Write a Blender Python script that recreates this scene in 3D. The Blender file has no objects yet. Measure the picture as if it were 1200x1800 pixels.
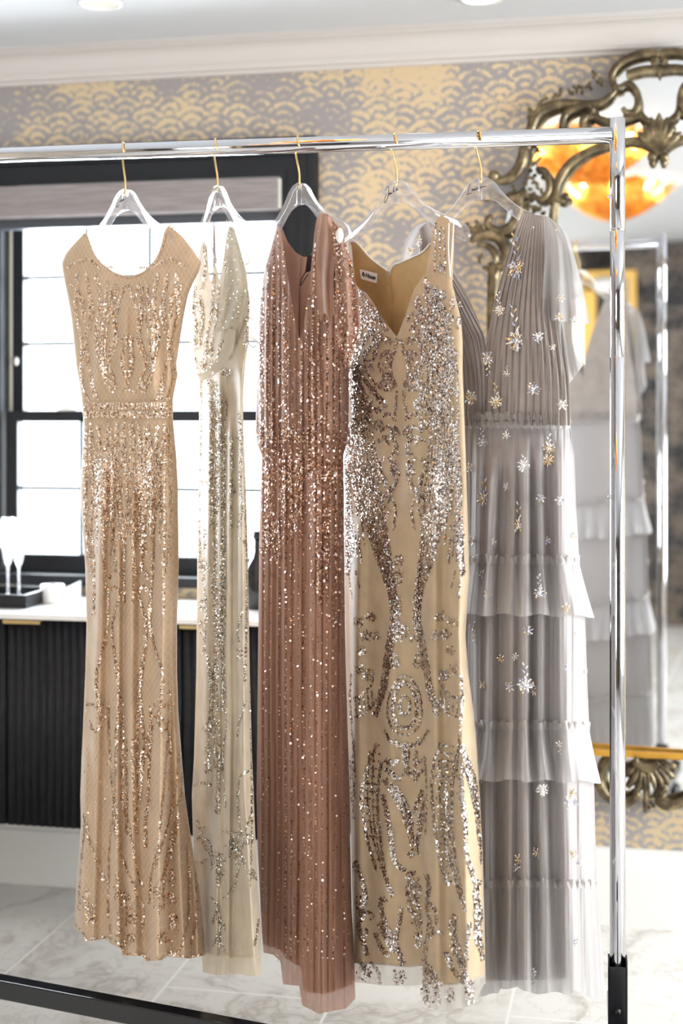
import bpy, math, random
import numpy as np
from mathutils import Vector, Matrix

random.seed(7)
rng = np.random.default_rng(7)
PI = math.pi
SC = bpy.context.scene
COL = SC.collection

# ---------------------------------------------------------------- camera, world, light, exposure
F, HZ, EYE = 2500.0, 740.0, 1.34            # focal length in pixels, horizon row, eye height
cam_d = bpy.data.cameras.new('camera')
cam = bpy.data.objects.new('camera', cam_d)
COL.objects.link(cam)
cam.location = (0, 0, EYE)
cam.rotation_euler = (PI / 2, 0, 0)
cam_d.sensor_fit = 'VERTICAL'
cam_d.sensor_height = 36.0
cam_d.lens = 50.0
cam_d.shift_y = -(900 - HZ) / 1800.0
cam_d.clip_start = 0.05
cam_d.dof.use_dof = True
cam_d.dof.focus_distance = 2.86
cam_d.dof.aperture_fstop = 1.9
SC.camera = cam

SC.view_settings.view_transform = 'Standard'
SC.view_settings.look = 'None'
SC.view_settings.gamma = 1.0
SC.view_settings.exposure = 0.43
SC.view_settings.use_curve_mapping = False

world = bpy.data.worlds.new('daylight')
SC.world = world
world.use_nodes = True
wbg = world.node_tree.nodes['Background']
wbg.inputs[0].default_value = (0.90, 0.96, 1.0, 1)
wbg.inputs[1].default_value = 4.0

# wall frame: origin W0 on the back wall, E along it to the right, N into the room
W0 = np.array([0.757, 3.786, 0.0])
E = np.array([0.9788, -0.2048, 0.0])
N = np.array([-0.2048, -0.9788, 0.0])
WANG = math.atan2(E[1], E[0])
WL, WR, DREAR, CEIL = -3.3, 2.3, 5.3, 2.40   # room extents along / away from the back wall

def W(w, d, z):
    p = W0 + w * E + d * N
    return (p[0], p[1], z)

def wall_at(px, py, d=0.0):
    """pixel -> (w, z) on the plane d in front of the back wall"""
    rx, rz = (px - 600) / F, -(py - HZ) / F
    o = W0 + d * N
    t = (o[0] * N[0] + o[1] * N[1]) / (rx * N[0] + N[1])
    p = np.array([rx * t, t, 0])
    return float(np.dot(p - W0, E)), EYE + rz * t

def P(px, py, Y):
    return ((px - 600) / F * Y, Y, EYE - (py - HZ) / F * Y)

def area_light(name, loc, target, sx, sy, power, color):
    ld = bpy.data.lights.new(name, 'AREA')
    ld.shape = 'RECTANGLE'; ld.size = sx; ld.size_y = sy
    ld.energy = power; ld.color = color
    o = bpy.data.objects.new(name, ld); COL.objects.link(o)
    o.location = loc
    o.rotation_euler = (Vector(target) - Vector(loc)).to_track_quat('-Z', 'Y').to_euler()
    return o

# daylight by the back and right windows, added fill by the rear one (each lamp stands in the open air just outside its window)
WIN_BACK = (-2.66, -0.937, 0.90, 2.02)        # w0, w1, z0, z1
WIN_RIGHT = (0.40, 3.30, 0.45, 2.15)         # d0, d1, z0, z1
WIN_FILL = (-2.35, -0.75, 0.55, 2.10)  # added opening in the unseen rear wall for the fill
area_light('window_daylight', W(-1.8, -0.45, 1.5), W(-1.4, 2.0, 1.0), 1.9, 1.3, 190, (0.90, 0.95, 1.0))
area_light('right_window_daylight', W(WR + 0.35, 1.85, 1.35), W(0, 1.4, 1.1), 2.7, 1.7, 118, (1.0, 0.985, 0.96))
area_light('rear_fill_light', W(-1.55, DREAR + 0.35, 1.4), W(-0.9, 0, 1.1), 1.6, 1.5, 30, (1.0, 0.97, 0.93))  # added fill lamp: brightens the gown fronts and makes the sequins sparkle

# ---------------------------------------------------------------- helpers
def npy(v):
    return np.asarray(v, dtype=float)

def obj_loc(o):
    L = Vector((0, 0, 0))
    while o is not None:
        L = L + o.location
        o = o.parent
    return L

def mk(name, verts, faces, mat, parent=None, smooth=True, frame=None, mats=None, fmat=None):
    me = bpy.data.meshes.new(name)
    v = npy(verts).reshape(-1, 3)
    if frame is None and parent is not None:
        v = v - npy(obj_loc(parent))
    me.from_pydata(v.tolist() if len(v) < 4000 else [tuple(q) for q in v.tolist()], [], faces if isinstance(faces, list) else [tuple(f) for f in np.asarray(faces).tolist()])
    if mat is not None:
        me.materials.append(mat)
    if mats:
        for m in mats:
            me.materials.append(m)
        me.polygons.foreach_set('material_index', fmat)
    if smooth:
        me.polygons.foreach_set('use_smooth', [True] * len(me.polygons))
    me.update()
    o = bpy.data.objects.new(name, me)
    COL.objects.link(o)
    if frame is not None:
        o.matrix_world = frame
    if parent is not None:
        o.parent = parent
    return o

def tag(o, label=None, cat=None, group=None, kind=None):
    if label: o['label'] = label
    if cat: o['category'] = cat
    if group: o['group'] = group
    if kind: o['kind'] = kind
    return o

def thing(name, loc, label, cat, group=None):
    o = bpy.data.objects.new(name, None)
    o.empty_display_size = 0.05
    COL.objects.link(o)
    o.location = loc
    return tag(o, label, cat, group)

class MB:
    """collects pieces of one mesh"""
    def __init__(self):
        self.v, self.f, self.n = [], [], 0
    def add(self, v, f):
        v = npy(v).reshape(-1, 3)
        self.v.append(v)
        n = self.n
        self.f += [tuple(int(i) + n for i in q) for q in f]
        self.n += len(v)
        return self
    def build(self, name, mat, parent=None, smooth=True):
        return mk(name, np.concatenate(self.v), self.f, mat, parent, smooth)

def cr(pts, n=12, closed=False):
    """Catmull-Rom through points"""
    p = npy(pts)
    if len(p) < 3:
        t = np.linspace(0, 1, n + 1)[:, None]
        return p[0] * (1 - t) + p[-1] * t
    p = np.vstack([2 * p[0] - p[1], p, 2 * p[-1] - p[-2]])
    out = []
    for i in range(1, len(p) - 2):
        t = np.linspace(0, 1, n, endpoint=False)[:, None]
        a, b, c, d = p[i - 1], p[i], p[i + 1], p[i + 2]
        out.append(0.5 * (2 * b + (c - a) * t + (2 * a - 5 * b + 4 * c - d) * t * t + (3 * b - a - 3 * c + d) * t ** 3))
    out.append(p[-2][None])
    return np.vstack(out)

def tube_vf(pts, rad, seg=10, flat=1.0, up=None, cap=True):
    p = npy(pts); n = len(p)
    r = np.full(n, rad) if np.isscalar(rad) else np.interp(np.linspace(0, 1, n), np.linspace(0, 1, len(rad)), rad)
    t = np.gradient(p, axis=0)
    t /= np.maximum(np.linalg.norm(t, axis=1, keepdims=True), 1e-9)
    u = np.zeros_like(p)
    ref = npy(up) if up is not None else (np.array([0, 0, 1.0]) if abs(t[0][2]) < 0.9 else np.array([1.0, 0, 0]))
    for i in range(n):
        k = ref if (up is not None or i == 0) else u[i - 1]
        k = k - t[i] * np.dot(k, t[i])
        u[i] = k / max(np.linalg.norm(k), 1e-9)
    b = np.cross(t, u)
    a = np.linspace(0, 2 * PI, seg, endpoint=False)
    v = p[:, None, :] + r[:, None, None] * (np.cos(a)[None, :, None] * b[:, None, :] + flat * np.sin(a)[None, :, None] * u[:, None, :])
    v = v.reshape(-1, 3)
    f = []
    for i in range(n - 1):
        for j in range(seg):
            k = (j + 1) % seg
            f.append((i * seg + j, i * seg + k, (i + 1) * seg + k, (i + 1) * seg + j))
    if cap:
        f.append(tuple(range(seg - 1, -1, -1)))
        f.append(tuple((n - 1) * seg + j for j in range(seg)))
    return v, f

def box_vf(x0, x1, y0, y1, z0, z1):
    v = [(x0, y0, z0), (x1, y0, z0), (x1, y1, z0), (x0, y1, z0), (x0, y0, z1), (x1, y0, z1), (x1, y1, z1), (x0, y1, z1)]
    f = [(0, 3, 2, 1), (4, 5, 6, 7), (0, 1, 5, 4), (1, 2, 6, 5), (2, 3, 7, 6), (3, 0, 4, 7)]
    return npy(v), f

def wbox_vf(w0, w1, d0, d1, z0, z1):
    """box in wall coordinates (d towards the room)"""
    v, f = box_vf(w0, w1, -d1, -d0, z0, z1)
    return np.array([W(q[0], -q[1], q[2]) for q in v]), f

def bevel(o, w=0.003, seg=2):
    m = o.modifiers.new('bevel', 'BEVEL'); m.width = w; m.segments = seg; m.limit_method = 'ANGLE'
    for p in o.data.polygons: p.use_smooth = False
    return o

def wbox(name, w0, w1, d0, d1, z0, z1, mat, parent=None, bev=0.0):
    v, f = wbox_vf(w0, w1, d0, d1, z0, z1)
    o = mk(name, v, f, mat, parent, smooth=False)
    if bev: bevel(o, bev)
    return o

def lathe_vf(prof, c, seg=24, axis=None):
    r = npy([q[0] for q in prof]); z = npy([q[1] for q in prof])
    a = np.linspace(0, 2 * PI, seg, endpoint=False)
    v = np.stack([c[0] + r[:, None] * np.cos(a), c[1] + r[:, None] * np.sin(a), c[2] + np.repeat(z[:, None], seg, 1)], -1).reshape(-1, 3)
    f = []
    for i in range(len(r) - 1):
        for j in range(seg):
            k = (j + 1) % seg
            f.append((i * seg + j, i * seg + k, (i + 1) * seg + k, (i + 1) * seg + j))
    return v, f

def ball_vf(c, r, sx=1, sy=1, sz=1, seg=12, rings=8):
    prof = [(max(1e-5, math.sin(PI * i / rings)) * r, -math.cos(PI * i / rings) * r) for i in range(rings + 1)]
    v, f = lathe_vf(prof, (0, 0, 0), seg)
    return v * np.array([sx, sy, sz]) + npy(c), f

def grid_f(nr, nc, wrap=False):
    i = np.arange(nr - 1)[:, None]; j = np.arange(nc if wrap else nc - 1)[None, :]
    k = (j + 1) % nc
    return np.stack([i * nc + j, i * nc + k, (i + 1) * nc + k, (i + 1) * nc + j], -1).reshape(-1, 4)

# ---------------------------------------------------------------- materials
def newmat(name):
    m = bpy.data.materials.new(name); m.use_nodes = True
    nt = m.node_tree
    return m, nt, nt.nodes['Principled BSDF'], nt.nodes['Material Output']

def setin(b, **k):
    for key, val in k.items():
        key = key.replace('_', ' ')
        if key in b.inputs:
            s = b.inputs[key]
            s.default_value = (*val, 1) if isinstance(val, tuple) and len(val) == 3 and s.type == 'RGBA' else val

def simple(name, col, rough=0.5, metal=0.0, noise=0.0, nscale=20.0, **k):
    m, nt, b, out = newmat(name)
    setin(b, Base_Color=col, Roughness=rough, Metallic=metal, **k)
    if noise:
        tc = nt.nodes.new('ShaderNodeTexCoord'); n = nt.nodes.new('ShaderNodeTexNoise')
        n.inputs['Scale'].default_value = nscale; n.inputs['Detail'].default_value = 4
        nt.links.new(tc.outputs['Object'], n.inputs['Vector'])
        r = nt.nodes.new('ShaderNodeValToRGB')
        c = npy(col)
        r.color_ramp.elements[0].position = 0.3; r.color_ramp.elements[1].position = 0.7
        r.color_ramp.elements[0].color = (*np.clip(c * (1 - noise), 0, 1), 1)
        r.color_ramp.elements[1].color = (*np.clip(c * (1 + noise), 0, 1), 1)
        nt.links.new(n.outputs['Fac'], r.inputs[0]); nt.links.new(r.outputs[0], b.inputs['Base Color'])
    return m

def emission(name, col, s):
    m, nt, b, out = newmat(name)
    setin(b, Base_Color=col, Emission_Color=col, Emission_Strength=s)
    return m

class NG:
    """small math helper on a node tree"""
    def __init__(self, nt): self.nt = nt
    def m(self, op, a, b=None, c=None, clamp=False):
        n = self.nt.nodes.new('ShaderNodeMath'); n.operation = op; n.use_clamp = clamp
        for i, q in enumerate((a, b, c)):
            if q is None: continue
            if isinstance(q, (int, float)): n.inputs[i].default_value = q
            else: self.nt.links.new(q, n.inputs[i])
        return n.outputs[0]
    def noise(self, vec, scale, detail=3, rough=0.5):
        n = self.nt.nodes.new('ShaderNodeTexNoise')
        n.inputs['Scale'].default_value = scale; n.inputs['Detail'].default_value = detail; n.inputs['Roughness'].default_value = rough
        self.nt.links.new(vec, n.inputs['Vector'])
        return n.outputs['Fac']
    def ramp(self, fac, stops, interp='LINEAR'):
        n = self.nt.nodes.new('ShaderNodeValToRGB'); cr_ = n.color_ramp; cr_.interpolation = interp
        while len(cr_.elements) < len(stops): cr_.elements.new(0.5)
        for e, (p, c) in zip(cr_.elements, stops):
            e.position = p; e.color = (*c, 1) if len(c) == 3 else c
        self.nt.links.new(fac, n.inputs[0])
        return n.outputs[0]
    def mix(self, fac, a, b):
        n = self.nt.nodes.new('ShaderNodeMix'); n.data_type = 'RGBA'
        for s, q in ((n.inputs['Factor'], fac), (n.inputs[6], a), (n.inputs[7], b)):
            if hasattr(q, 'links') or hasattr(q, 'is_output'): self.nt.links.new(q, s)
            elif isinstance(q, (int, float)): s.default_value = q
            else: s.default_value = (*q, 1)
        return n.outputs[2]
    def coords(self, which='Object'):
        tc = self.nt.nodes.new('ShaderNodeTexCoord'); s = self.nt.nodes.new('ShaderNodeSeparateXYZ')
        self.nt.links.new(tc.outputs[which], s.inputs[0])
        return tc.outputs[which], s.outputs[0], s.outputs[1], s.outputs[2]
    def shader_mix(self, fac, a, b):
        n = self.nt.nodes.new('ShaderNodeMixShader')
        if isinstance(fac, (int, float)): n.inputs[0].default_value = fac
        else: self.nt.links.new(fac, n.inputs[0])
        self.nt.links.new(a, n.inputs[1]); self.nt.links.new(b, n.inputs[2])
        return n.outputs[0]
    def node(self, t, **k):
        n = self.nt.nodes.new(t)
        for q, v in k.items():
            s = n.inputs[q.replace('_', ' ')]
            s.default_value = (*v, 1) if isinstance(v, tuple) and s.type == 'RGBA' else v
        return n

def scallop_wallpaper(name, ground, gold, metal, p=0.134):
    """fish-scale fans in worn metallic ink on a plain ground"""
    m, nt, b, out = newmat(name); g = NG(nt)
    vec, x, y, z = g.coords()
    h = p / 4
    k = g.m('FLOOR', g.m('DIVIDE', z, h))
    def row_dist(off):
        kk = g.m('SUBTRACT', k, off)
        dy = g.m('SUBTRACT', z, g.m('MULTIPLY', kk, h))
        par = g.m('MODULO', g.m('ADD', kk, 1000.0), 2.0)
        xs = g.m('DIVIDE', g.m('ADD', x, g.m('MULTIPLY', par, p / 2)), p)
        fx = g.m('MULTIPLY', g.m('SUBTRACT', g.m('FRACT', g.m('ADD', xs, 100.0)), 0.5), p)
        return g.m('SQRT', g.m('ADD', g.m('MULTIPLY', fx, fx), g.m('MULTIPLY', dy, dy)))
    d1, d0 = row_dist(1.0), row_dist(0.0)
    infront = g.m('LESS_THAN', d1, p / 2)
    d = g.m('ADD', g.m('MULTIPLY', d1, infront), g.m('MULTIPLY', d0, g.m('SUBTRACT', 1.0, infront)))
    rings = g.m('SINE', g.m('MULTIPLY', d, 2 * PI * 3.0 / (p / 2)))
    n1 = g.noise(vec, 55, 4, 0.7)
    n2 = g.noise(vec, 4.2, 5, 0.65)
    s = g.m('ADD', g.m('MULTIPLY', rings, 0.40), g.m('MULTIPLY', g.m('SUBTRACT', n1, 0.5), 3.4))
    s = g.m('ADD', s, g.m('MULTIPLY', g.m('SUBTRACT', n2, 0.50), 5.5))
    fac = g.m('MULTIPLY_ADD', s, 1.6, 0.42, clamp=True)
    col = g.mix(fac, ground, gold)
    nt.links.new(col, b.inputs['Base Color'])
    nt.links.new(g.m('MULTIPLY', fac, metal), b.inputs['Metallic'])
    nt.links.new(g.m('MULTIPLY_ADD', fac, -0.2, 0.62), b.inputs['Roughness'])
    return m

def marble_tiles(name):
    m, nt, b, out = newmat(name); g = NG(nt)
    vec, x, y, z = g.coords()
    warp = nt.nodes.new('ShaderNodeTexNoise'); warp.inputs['Scale'].default_value = 1.7; warp.inputs['Detail'].default_value = 5
    nt.links.new(vec, warp.inputs['Vector'])
    add = nt.nodes.new('ShaderNodeVectorMath'); add.operation = 'ADD'
    nt.links.new(vec, add.inputs[0]); nt.links.new(warp.outputs['Color'], add.inputs[1])
    v = g.noise(add.outputs[0], 1.5, 5, 0.6)
    vein = g.m('ABSOLUTE', g.m('SUBTRACT', v, 0.5))
    vein2 = g.m('ABSOLUTE', g.m('SUBTRACT', g.noise(add.outputs[0], 4.5, 4, 0.6), 0.5))
    c1 = g.ramp(vein, [(0.0, (0.58, 0.54, 0.50)), (0.012, (0.70, 0.67, 0.63)), (0.05, (0.82, 0.80, 0.765)), (0.25, (0.85, 0.835, 0.80))])
    c2 = g.ramp(vein2, [(0.0, (0.86, 0.85, 0.83)), (0.02, (1, 1, 1))])
    mul = nt.nodes.new('ShaderNodeMix'); mul.data_type = 'RGBA'; mul.blend_type = 'MULTIPLY'; mul.inputs['Factor'].default_value = 1
    nt.links.new(c1, mul.inputs[6]); nt.links.new(c2, mul.inputs[7])
    TW, TH = 0.405, 0.81
    row = g.m('FLOOR', g.m('DIVIDE', x, TW))
    gx = g.m('ABSOLUTE', g.m('SUBTRACT', g.m('FRACT', g.m('ADD', g.m('DIVIDE', x, TW), 100.0)), 0.5))
    yy = g.m('ADD', g.m('DIVIDE', y, TH), g.m('MULTIPLY', g.m('MODULO', g.m('ADD', row, 100.0), 2.0), 0.5))
    gy = g.m('ABSOLUTE', g.m('SUBTRACT', g.m('FRACT', g.m('ADD', yy, 100.3)), 0.5))
    line = g.m('MAXIMUM', g.m('GREATER_THAN', gx, 0.5 - 0.0035 / TW), g.m('GREATER_THAN', gy, 0.5 - 0.003 / TH))
    col = g.mix(line, mul.outputs[2], (0.86, 0.85, 0.83))
    nt.links.new(col, b.inputs['Base Color'])
    nt.links.new(g.m('MULTIPLY_ADD', line, 0.3, 0.24), b.inputs['Roughness'])
    setin(b, Specular_IOR_Level=0.35)
    return m

def glass_pane(name, tint=(0.97, 0.99, 1.0), refl=0.06):
    m, nt, b, out = newmat(name); g = NG(nt)
    t = g.node('ShaderNodeBsdfTransparent', Color=tint); gl = g.node('ShaderNodeBsdfGlossy', Roughness=0.02)
    nt.links.new(g.shader_mix(refl, t.outputs[0], gl.outputs[0]), out.inputs[0])
    return m

def clear_acrylic(name, base=0.09):
    """clear plastic: sees through, brighter at grazing edges"""
    m, nt, b, out = newmat(name); g = NG(nt)
    lw = nt.nodes.new('ShaderNodeLayerWeight'); lw.inputs[0].default_value = 0.35
    t = g.node('ShaderNodeBsdfTransparent', Color=(0.95, 0.94, 0.95))
    gl = g.node('ShaderNodeBsdfGlossy', Roughness=0.06, Color=(1, 1, 1))
    df = g.node('ShaderNodeBsdfRefraction', Roughness=0.05, IOR=1.3, Color=(0.98, 0.97, 0.98))
    tr = g.node('ShaderNodeBsdfTranslucent', Color=(0.95, 0.93, 0.95))
    a = g.shader_mix(0.10, t.outputs[0], df.outputs[0])
    e = g.shader_mix(0.30, gl.outputs[0], tr.outputs[0])
    fac = g.m('MULTIPLY_ADD', g.m('POWER', lw.outputs['Facing'], 2.4), 0.95, base, clamp=True)
    nt.links.new(g.shader_mix(fac, a, e), out.inputs[0])
    return m

def antique_gold(name):
    m, nt, b, out = newmat(name); g = NG(nt)
    vec, x, y, z = g.coords()
    n = g.noise(vec, 26, 5, 0.65)
    col = g.ramp(n, [(0.30, (0.045, 0.034, 0.022)), (0.48, (0.13, 0.098, 0.056)), (0.62, (0.27, 0.21, 0.12)), (0.8, (0.46, 0.38, 0.25))])
    nt.links.new(col, b.inputs['Base Color'])
    setin(b, Metallic=0.75, Roughness=0.33)
    return m

M = {}
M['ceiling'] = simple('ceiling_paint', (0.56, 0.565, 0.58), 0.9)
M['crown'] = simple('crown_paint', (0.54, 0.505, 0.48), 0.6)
M['white'] = simple('white_trim', (0.78, 0.765, 0.74), 0.45)
M['plaster'] = simple('plaster', (0.78, 0.76, 0.73), 0.9)
M['paper'] = scallop_wallpaper('grey_gold_wallpaper', (0.31, 0.285, 0.285), (0.66, 0.52, 0.33), 0.45)
M['darkpaper'] = scallop_wallpaper('black_wallpaper', (0.012, 0.012, 0.014), (0.16, 0.12, 0.09), 0.3, 0.3)
M['floor'] = marble_tiles('marble_tiles')
M['black'] = simple('black_lacquer', (0.010, 0.010, 0.012), 0.42, Specular_IOR_Level=0.3)
M['casing'] = simple('black_painted_wood', (0.013, 0.014, 0.017), 0.45, Specular_IOR_Level=0.3)
M['liner'] = simple('cream_liner', (0.70, 0.66, 0.58), 0.5)
M['pane'] = glass_pane('window_glass')
M['chrome'] = simple('polished_chrome', (0.60, 0.60, 0.63), 0.06, 1.0)
M['bsteel'] = simple('black_steel', (0.010, 0.010, 0.012), 0.20)
M['brass'] = simple('brass', (0.83, 0.62, 0.30), 0.22, 1.0)
M['acrylic'] = clear_acrylic('clear_acrylic')
M['ink'] = simple('black_ink', (0.02, 0.018, 0.018), 0.5)
M['mirror'] = simple('mirror_silver', (0.93, 0.94, 0.94), 0.0, 1.0)
M['antique'] = antique_gold('antique_gold_leaf')
M['yellowgold'] = simple('yellow_gold_edge', (0.72, 0.38, 0.06), 0.35, 0.7, 0.15, 30)
M['fluted'] = simple('black_fluted_wood', (0.011, 0.011, 0.014), 0.42, 0, 0.3, 60, Specular_IOR_Level=0.25)
M['quartz'] = simple('white_quartz', (0.82, 0.81, 0.79), 0.22, 0, 0.04, 6)

def shade_cloth(name):
    m, nt, b, out = newmat(name); g = NG(nt)
    vec, x, y, z = g.coords()
    mp = nt.nodes.new('ShaderNodeMapping'); mp.inputs['Scale'].default_value = (8, 8, 220)
    nt.links.new(vec, mp.inputs[0])
    n = g.noise(mp.outputs[0], 1.0, 3, 0.6)
    nt.links.new(g.ramp(n, [(0.3, (0.20, 0.175, 0.175)), (0.7, (0.34, 0.30, 0.295))]), b.inputs['Base Color'])
    setin(b, Roughness=0.85)
    return m
M['shade'] = shade_cloth('woven_shade_cloth')
M['shaderail'] = simple('shade_rail', (0.06, 0.065, 0.08), 0.5)

# ---------------------------------------------------------------- room shell
WFRAME = Matrix.Translation(Vector(W0)) @ Matrix.Rotation(WANG, 4, 'Z')     # local x = along wall, local -y = into the room
def struct(o, kind='structure'):
    o['kind'] = kind
    return o

def wall_with_hole(name, a0, a1, z0, z1, hole, thick, mat, frame):
    """wall in its own frame: x along, y thickness away from the room, z up"""
    mb = MB()
    if hole:
        h0, h1, hz0, hz1 = hole
        for q in ((a0, h0, z0, z1), (h1, a1, z0, z1), (h0, h1, z0, hz0), (h0, h1, hz1, z1)):
            mb.add(*box_vf(q[0], q[1], 0, thick, q[2], q[3]))
    else:
        mb.add(*box_vf(a0, a1, 0, thick, z0, z1))
    return struct(mk(name, np.concatenate(mb.v), mb.f, mat, None, False, frame))

wall_with_hole('wall_back', WL, WR, 0, CEIL, WIN_BACK, 0.16, M['paper'], WFRAME)
FR = Matrix.Translation(Vector(W(WR, 0, 0))) @ Matrix.Rotation(WANG - PI / 2, 4, 'Z')
wall_with_hole('wall_right', 0.0, DREAR, 0, CEIL, WIN_RIGHT, 0.16, M['plaster'], FR)
FL = Matrix.Translation(Vector(W(WL, DREAR, 0))) @ Matrix.Rotation(WANG + PI / 2, 4, 'Z')
wall_with_hole('wall_left', 0.0, DREAR, 0, CEIL, None, 0.16, M['paper'], FL)
FB = Matrix.Translation(Vector(W(WR, DREAR, 0))) @ Matrix.Rotation(WANG + PI, 4, 'Z')
# mirror plane (hangs on the back wall, turned a touch and leaning forward)
MW, MZ0, MZ1 = wall_at(1160, 700)[0], 0.0, 0.0
MYAW, MTILT = math.radians(-3.5), 0.0056
MD = 0.034
mn = np.array([N[0] * math.cos(MYAW) - N[1] * math.sin(MYAW), N[0] * math.sin(MYAW) + N[1] * math.cos(MYAW), -MTILT])
mn /= np.linalg.norm(mn)
MC = npy(W(MW, MD, 1.25))

def mirror_hit(px, py, d):
    """where the view ray through the mirror at a pixel meets the plane d in front of the back wall"""
    r = npy([(px - 600) / F, 1, -(py - HZ) / F]); o = npy([0, 0, EYE])
    t = np.dot(MC - o, mn) / np.dot(r, mn); h = o + t * r
    q = r - 2 * np.dot(r, mn) * mn
    s = (np.dot(W0 + d * N - h, N)) / np.dot(q, N)
    p = h + s * q
    return float(np.dot(p - W0, E)), p[2]

dw_a, dz_top = mirror_hit(1028, 478, DREAR)
dw_b, _ = mirror_hit(1118, 478, DREAR)
DOOR = (min(dw_a, dw_b) - 0.02, max(dw_a, dw_b) + 0.0, 0.0, dz_top)
def rear_wall():
    L = WR - WL
    holes = sorted([(WR - DOOR[1], WR - DOOR[0], 0.0, DOOR[3]), (WR - WIN_FILL[1], WR - WIN_FILL[0], WIN_FILL[2], WIN_FILL[3])])
    mb = MB(); x = 0.0
    for a, b, z0, z1 in holes:
        mb.add(*box_vf(x, a, 0, 0.16, 0, CEIL))
        if z0 > 0: mb.add(*box_vf(a, b, 0, 0.16, 0, z0))
        mb.add(*box_vf(a, b, 0, 0.16, z1, CEIL)); x = b
    mb.add(*box_vf(x, L, 0, 0.16, 0, CEIL))
    struct(mk('wall_rear', np.concatenate(mb.v), mb.f, M['darkpaper'], None, False, FB))
rear_wall()

def slab(name, z0, z1, mat):
    v, f = box_vf(WL - 0.16, WR + 0.16, -DREAR - 0.16, 0.16, z0, z1)
    return struct(mk(name, v, f, mat, None, False, WFRAME))
fl = slab('floor', -0.1, 0.0, M['floor'])
# the tile lines run square to the back wall: shift the mesh so that a joint falls where the photo has one
OFFX = -1.505 - W(0, 0, 0)[0] * E[0] - W(0, 0, 0)[1] * E[1]
jx = float(np.dot(npy([-0.821, 3.42, 0]) - W0, E))
fl.location = Vector(W(jx, 0, 0)); 
for q in fl.data.vertices: q.co.x -= jx
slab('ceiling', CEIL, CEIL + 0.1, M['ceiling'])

def profile_run(name, prof, w0, w1, mat, kind='structure'):
    """moulding along the back wall; prof = [(d, z)...] closed"""
    n = len(prof); v = []
    for w in (w0, w1):
        v += [W(w, d, z) for d, z in prof]
    f = [(i, (i + 1) % n, n + (i + 1) % n, n + i) for i in range(n)] + [tuple(range(n - 1, -1, -1)), tuple(range(n, 2 * n))]
    return struct(mk(name, v, f, mat, None, False), kind)

zc = EYE + (740 - 97) / F * 3.786            # lower edge of the crown moulding
cz = CEIL - zc
crown = [(0, zc), (0.012, zc), (0.016, zc + 0.008), (0.030, zc + 0.010), (0.034, zc + 0.018)]
for i in range(8):
    t = i / 7 * PI / 2
    crown.append((0.036 + 0.052 * (1 - math.cos(t)), zc + 0.020 + (cz - 0.036) * math.sin(t)))
crown += [(0.096, CEIL - 0.012), (0.104, CEIL - 0.010), (0.104, CEIL), (0, CEIL)]
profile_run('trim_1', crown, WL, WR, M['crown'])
profile_run('baseboard_back', [(0, 0), (0.022, 0), (0.022, 0.155), (0.018, 0.160), (0.016, 0.185), (0.010, 0.200), (0, 0.204)], WL, WR, M['white'])

# ---------------------------------------------------------------- windows
def sash(parent, name, w0, w1, d0, d1, z0, z1, st, cols, rows, mun):
    """glazed sash: frame, each muntin, one pane"""
    mb = MB()
    for q in ((w0, w0 + st[0], z0, z1), (w1 - st[0], w1, z0, z1), (w0 + st[0], w1 - st[0], z0, z0 + st[1]), (w0 + st[0], w1 - st[0], z1 - st[2], z1)):
        mb.add(*wbox_vf(q[0], q[1], d0, d1, q[2], q[3]))
    s = mb.build(name, M['casing'], parent, False)
    dm = (d0 + d1) / 2
    wbox('pane', w0 + st[0], w1 - st[0], dm - 0.002, dm + 0.002, z0 + st[1], z1 - st[2], M['pane'], s)
    for w in cols:
        wbox('muntin', w - mun / 2, w + mun / 2, dm - 0.009, dm + 0.009, z0 + st[1], z1 - st[2], M['casing'], s)
    for z in rows:
        wbox('muntin', w0 + st[0], w1 - st[0], dm - 0.010, dm + 0.010, z - mun / 2, z + mun / 2, M['casing'], s)
    return s

xw = lambda px, d=0.0: wall_at(px, 740, d)[0]
zw = lambda px, py, d=0.0: wall_at(px, py, d)[1]
win = thing('window_1', W(-1.8, 0, 0.9), None, None); struct(win)
w_r, w_m = xw(497), xw(4, -0.08)
zrail_t, zrail_b = zw(250, 722, -0.06), zw(250, 741, -0.06)
ztop, zbot = WIN_BACK[3], WIN_BACK[2]
# casing with a stepped moulding, mitred look from three nested boxes
cmb = MB()
w_cr = xw(560)
z_ct = zw(560, 243)
for a, b, d in ((0.0, 1.0, 0.022), (0.55, 1.0, 0.034), (0.82, 1.0, 0.042), (0.0, 0.14, 0.030)):
    ca, cb = w_r + (w_cr - w_r) * a, w_r + (w_cr - w_r) * b
    za, zb = ztop + (z_ct - ztop) * a, ztop + (z_ct - ztop) * b
    cmb.add(*wbox_vf(ca, cb, 0, d, 0.2, zb))
    cmb.add(*wbox_vf(WIN_BACK[0] - (cb - w_r), ca, 0, d, za, zb))
    cmb.add(*wbox_vf(WIN_BACK[0] - (cb - w_r), WIN_BACK[0] - (ca - w_r), 0, d, 0.2, za))
cmb.build('casing', M['casing'], win, False)
wbox('sill', WIN_BACK[0] - 0.1, w_cr, -0.16, 0.045, zbot - 0.03, zbot, M['casing'], win, 0.004)
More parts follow.
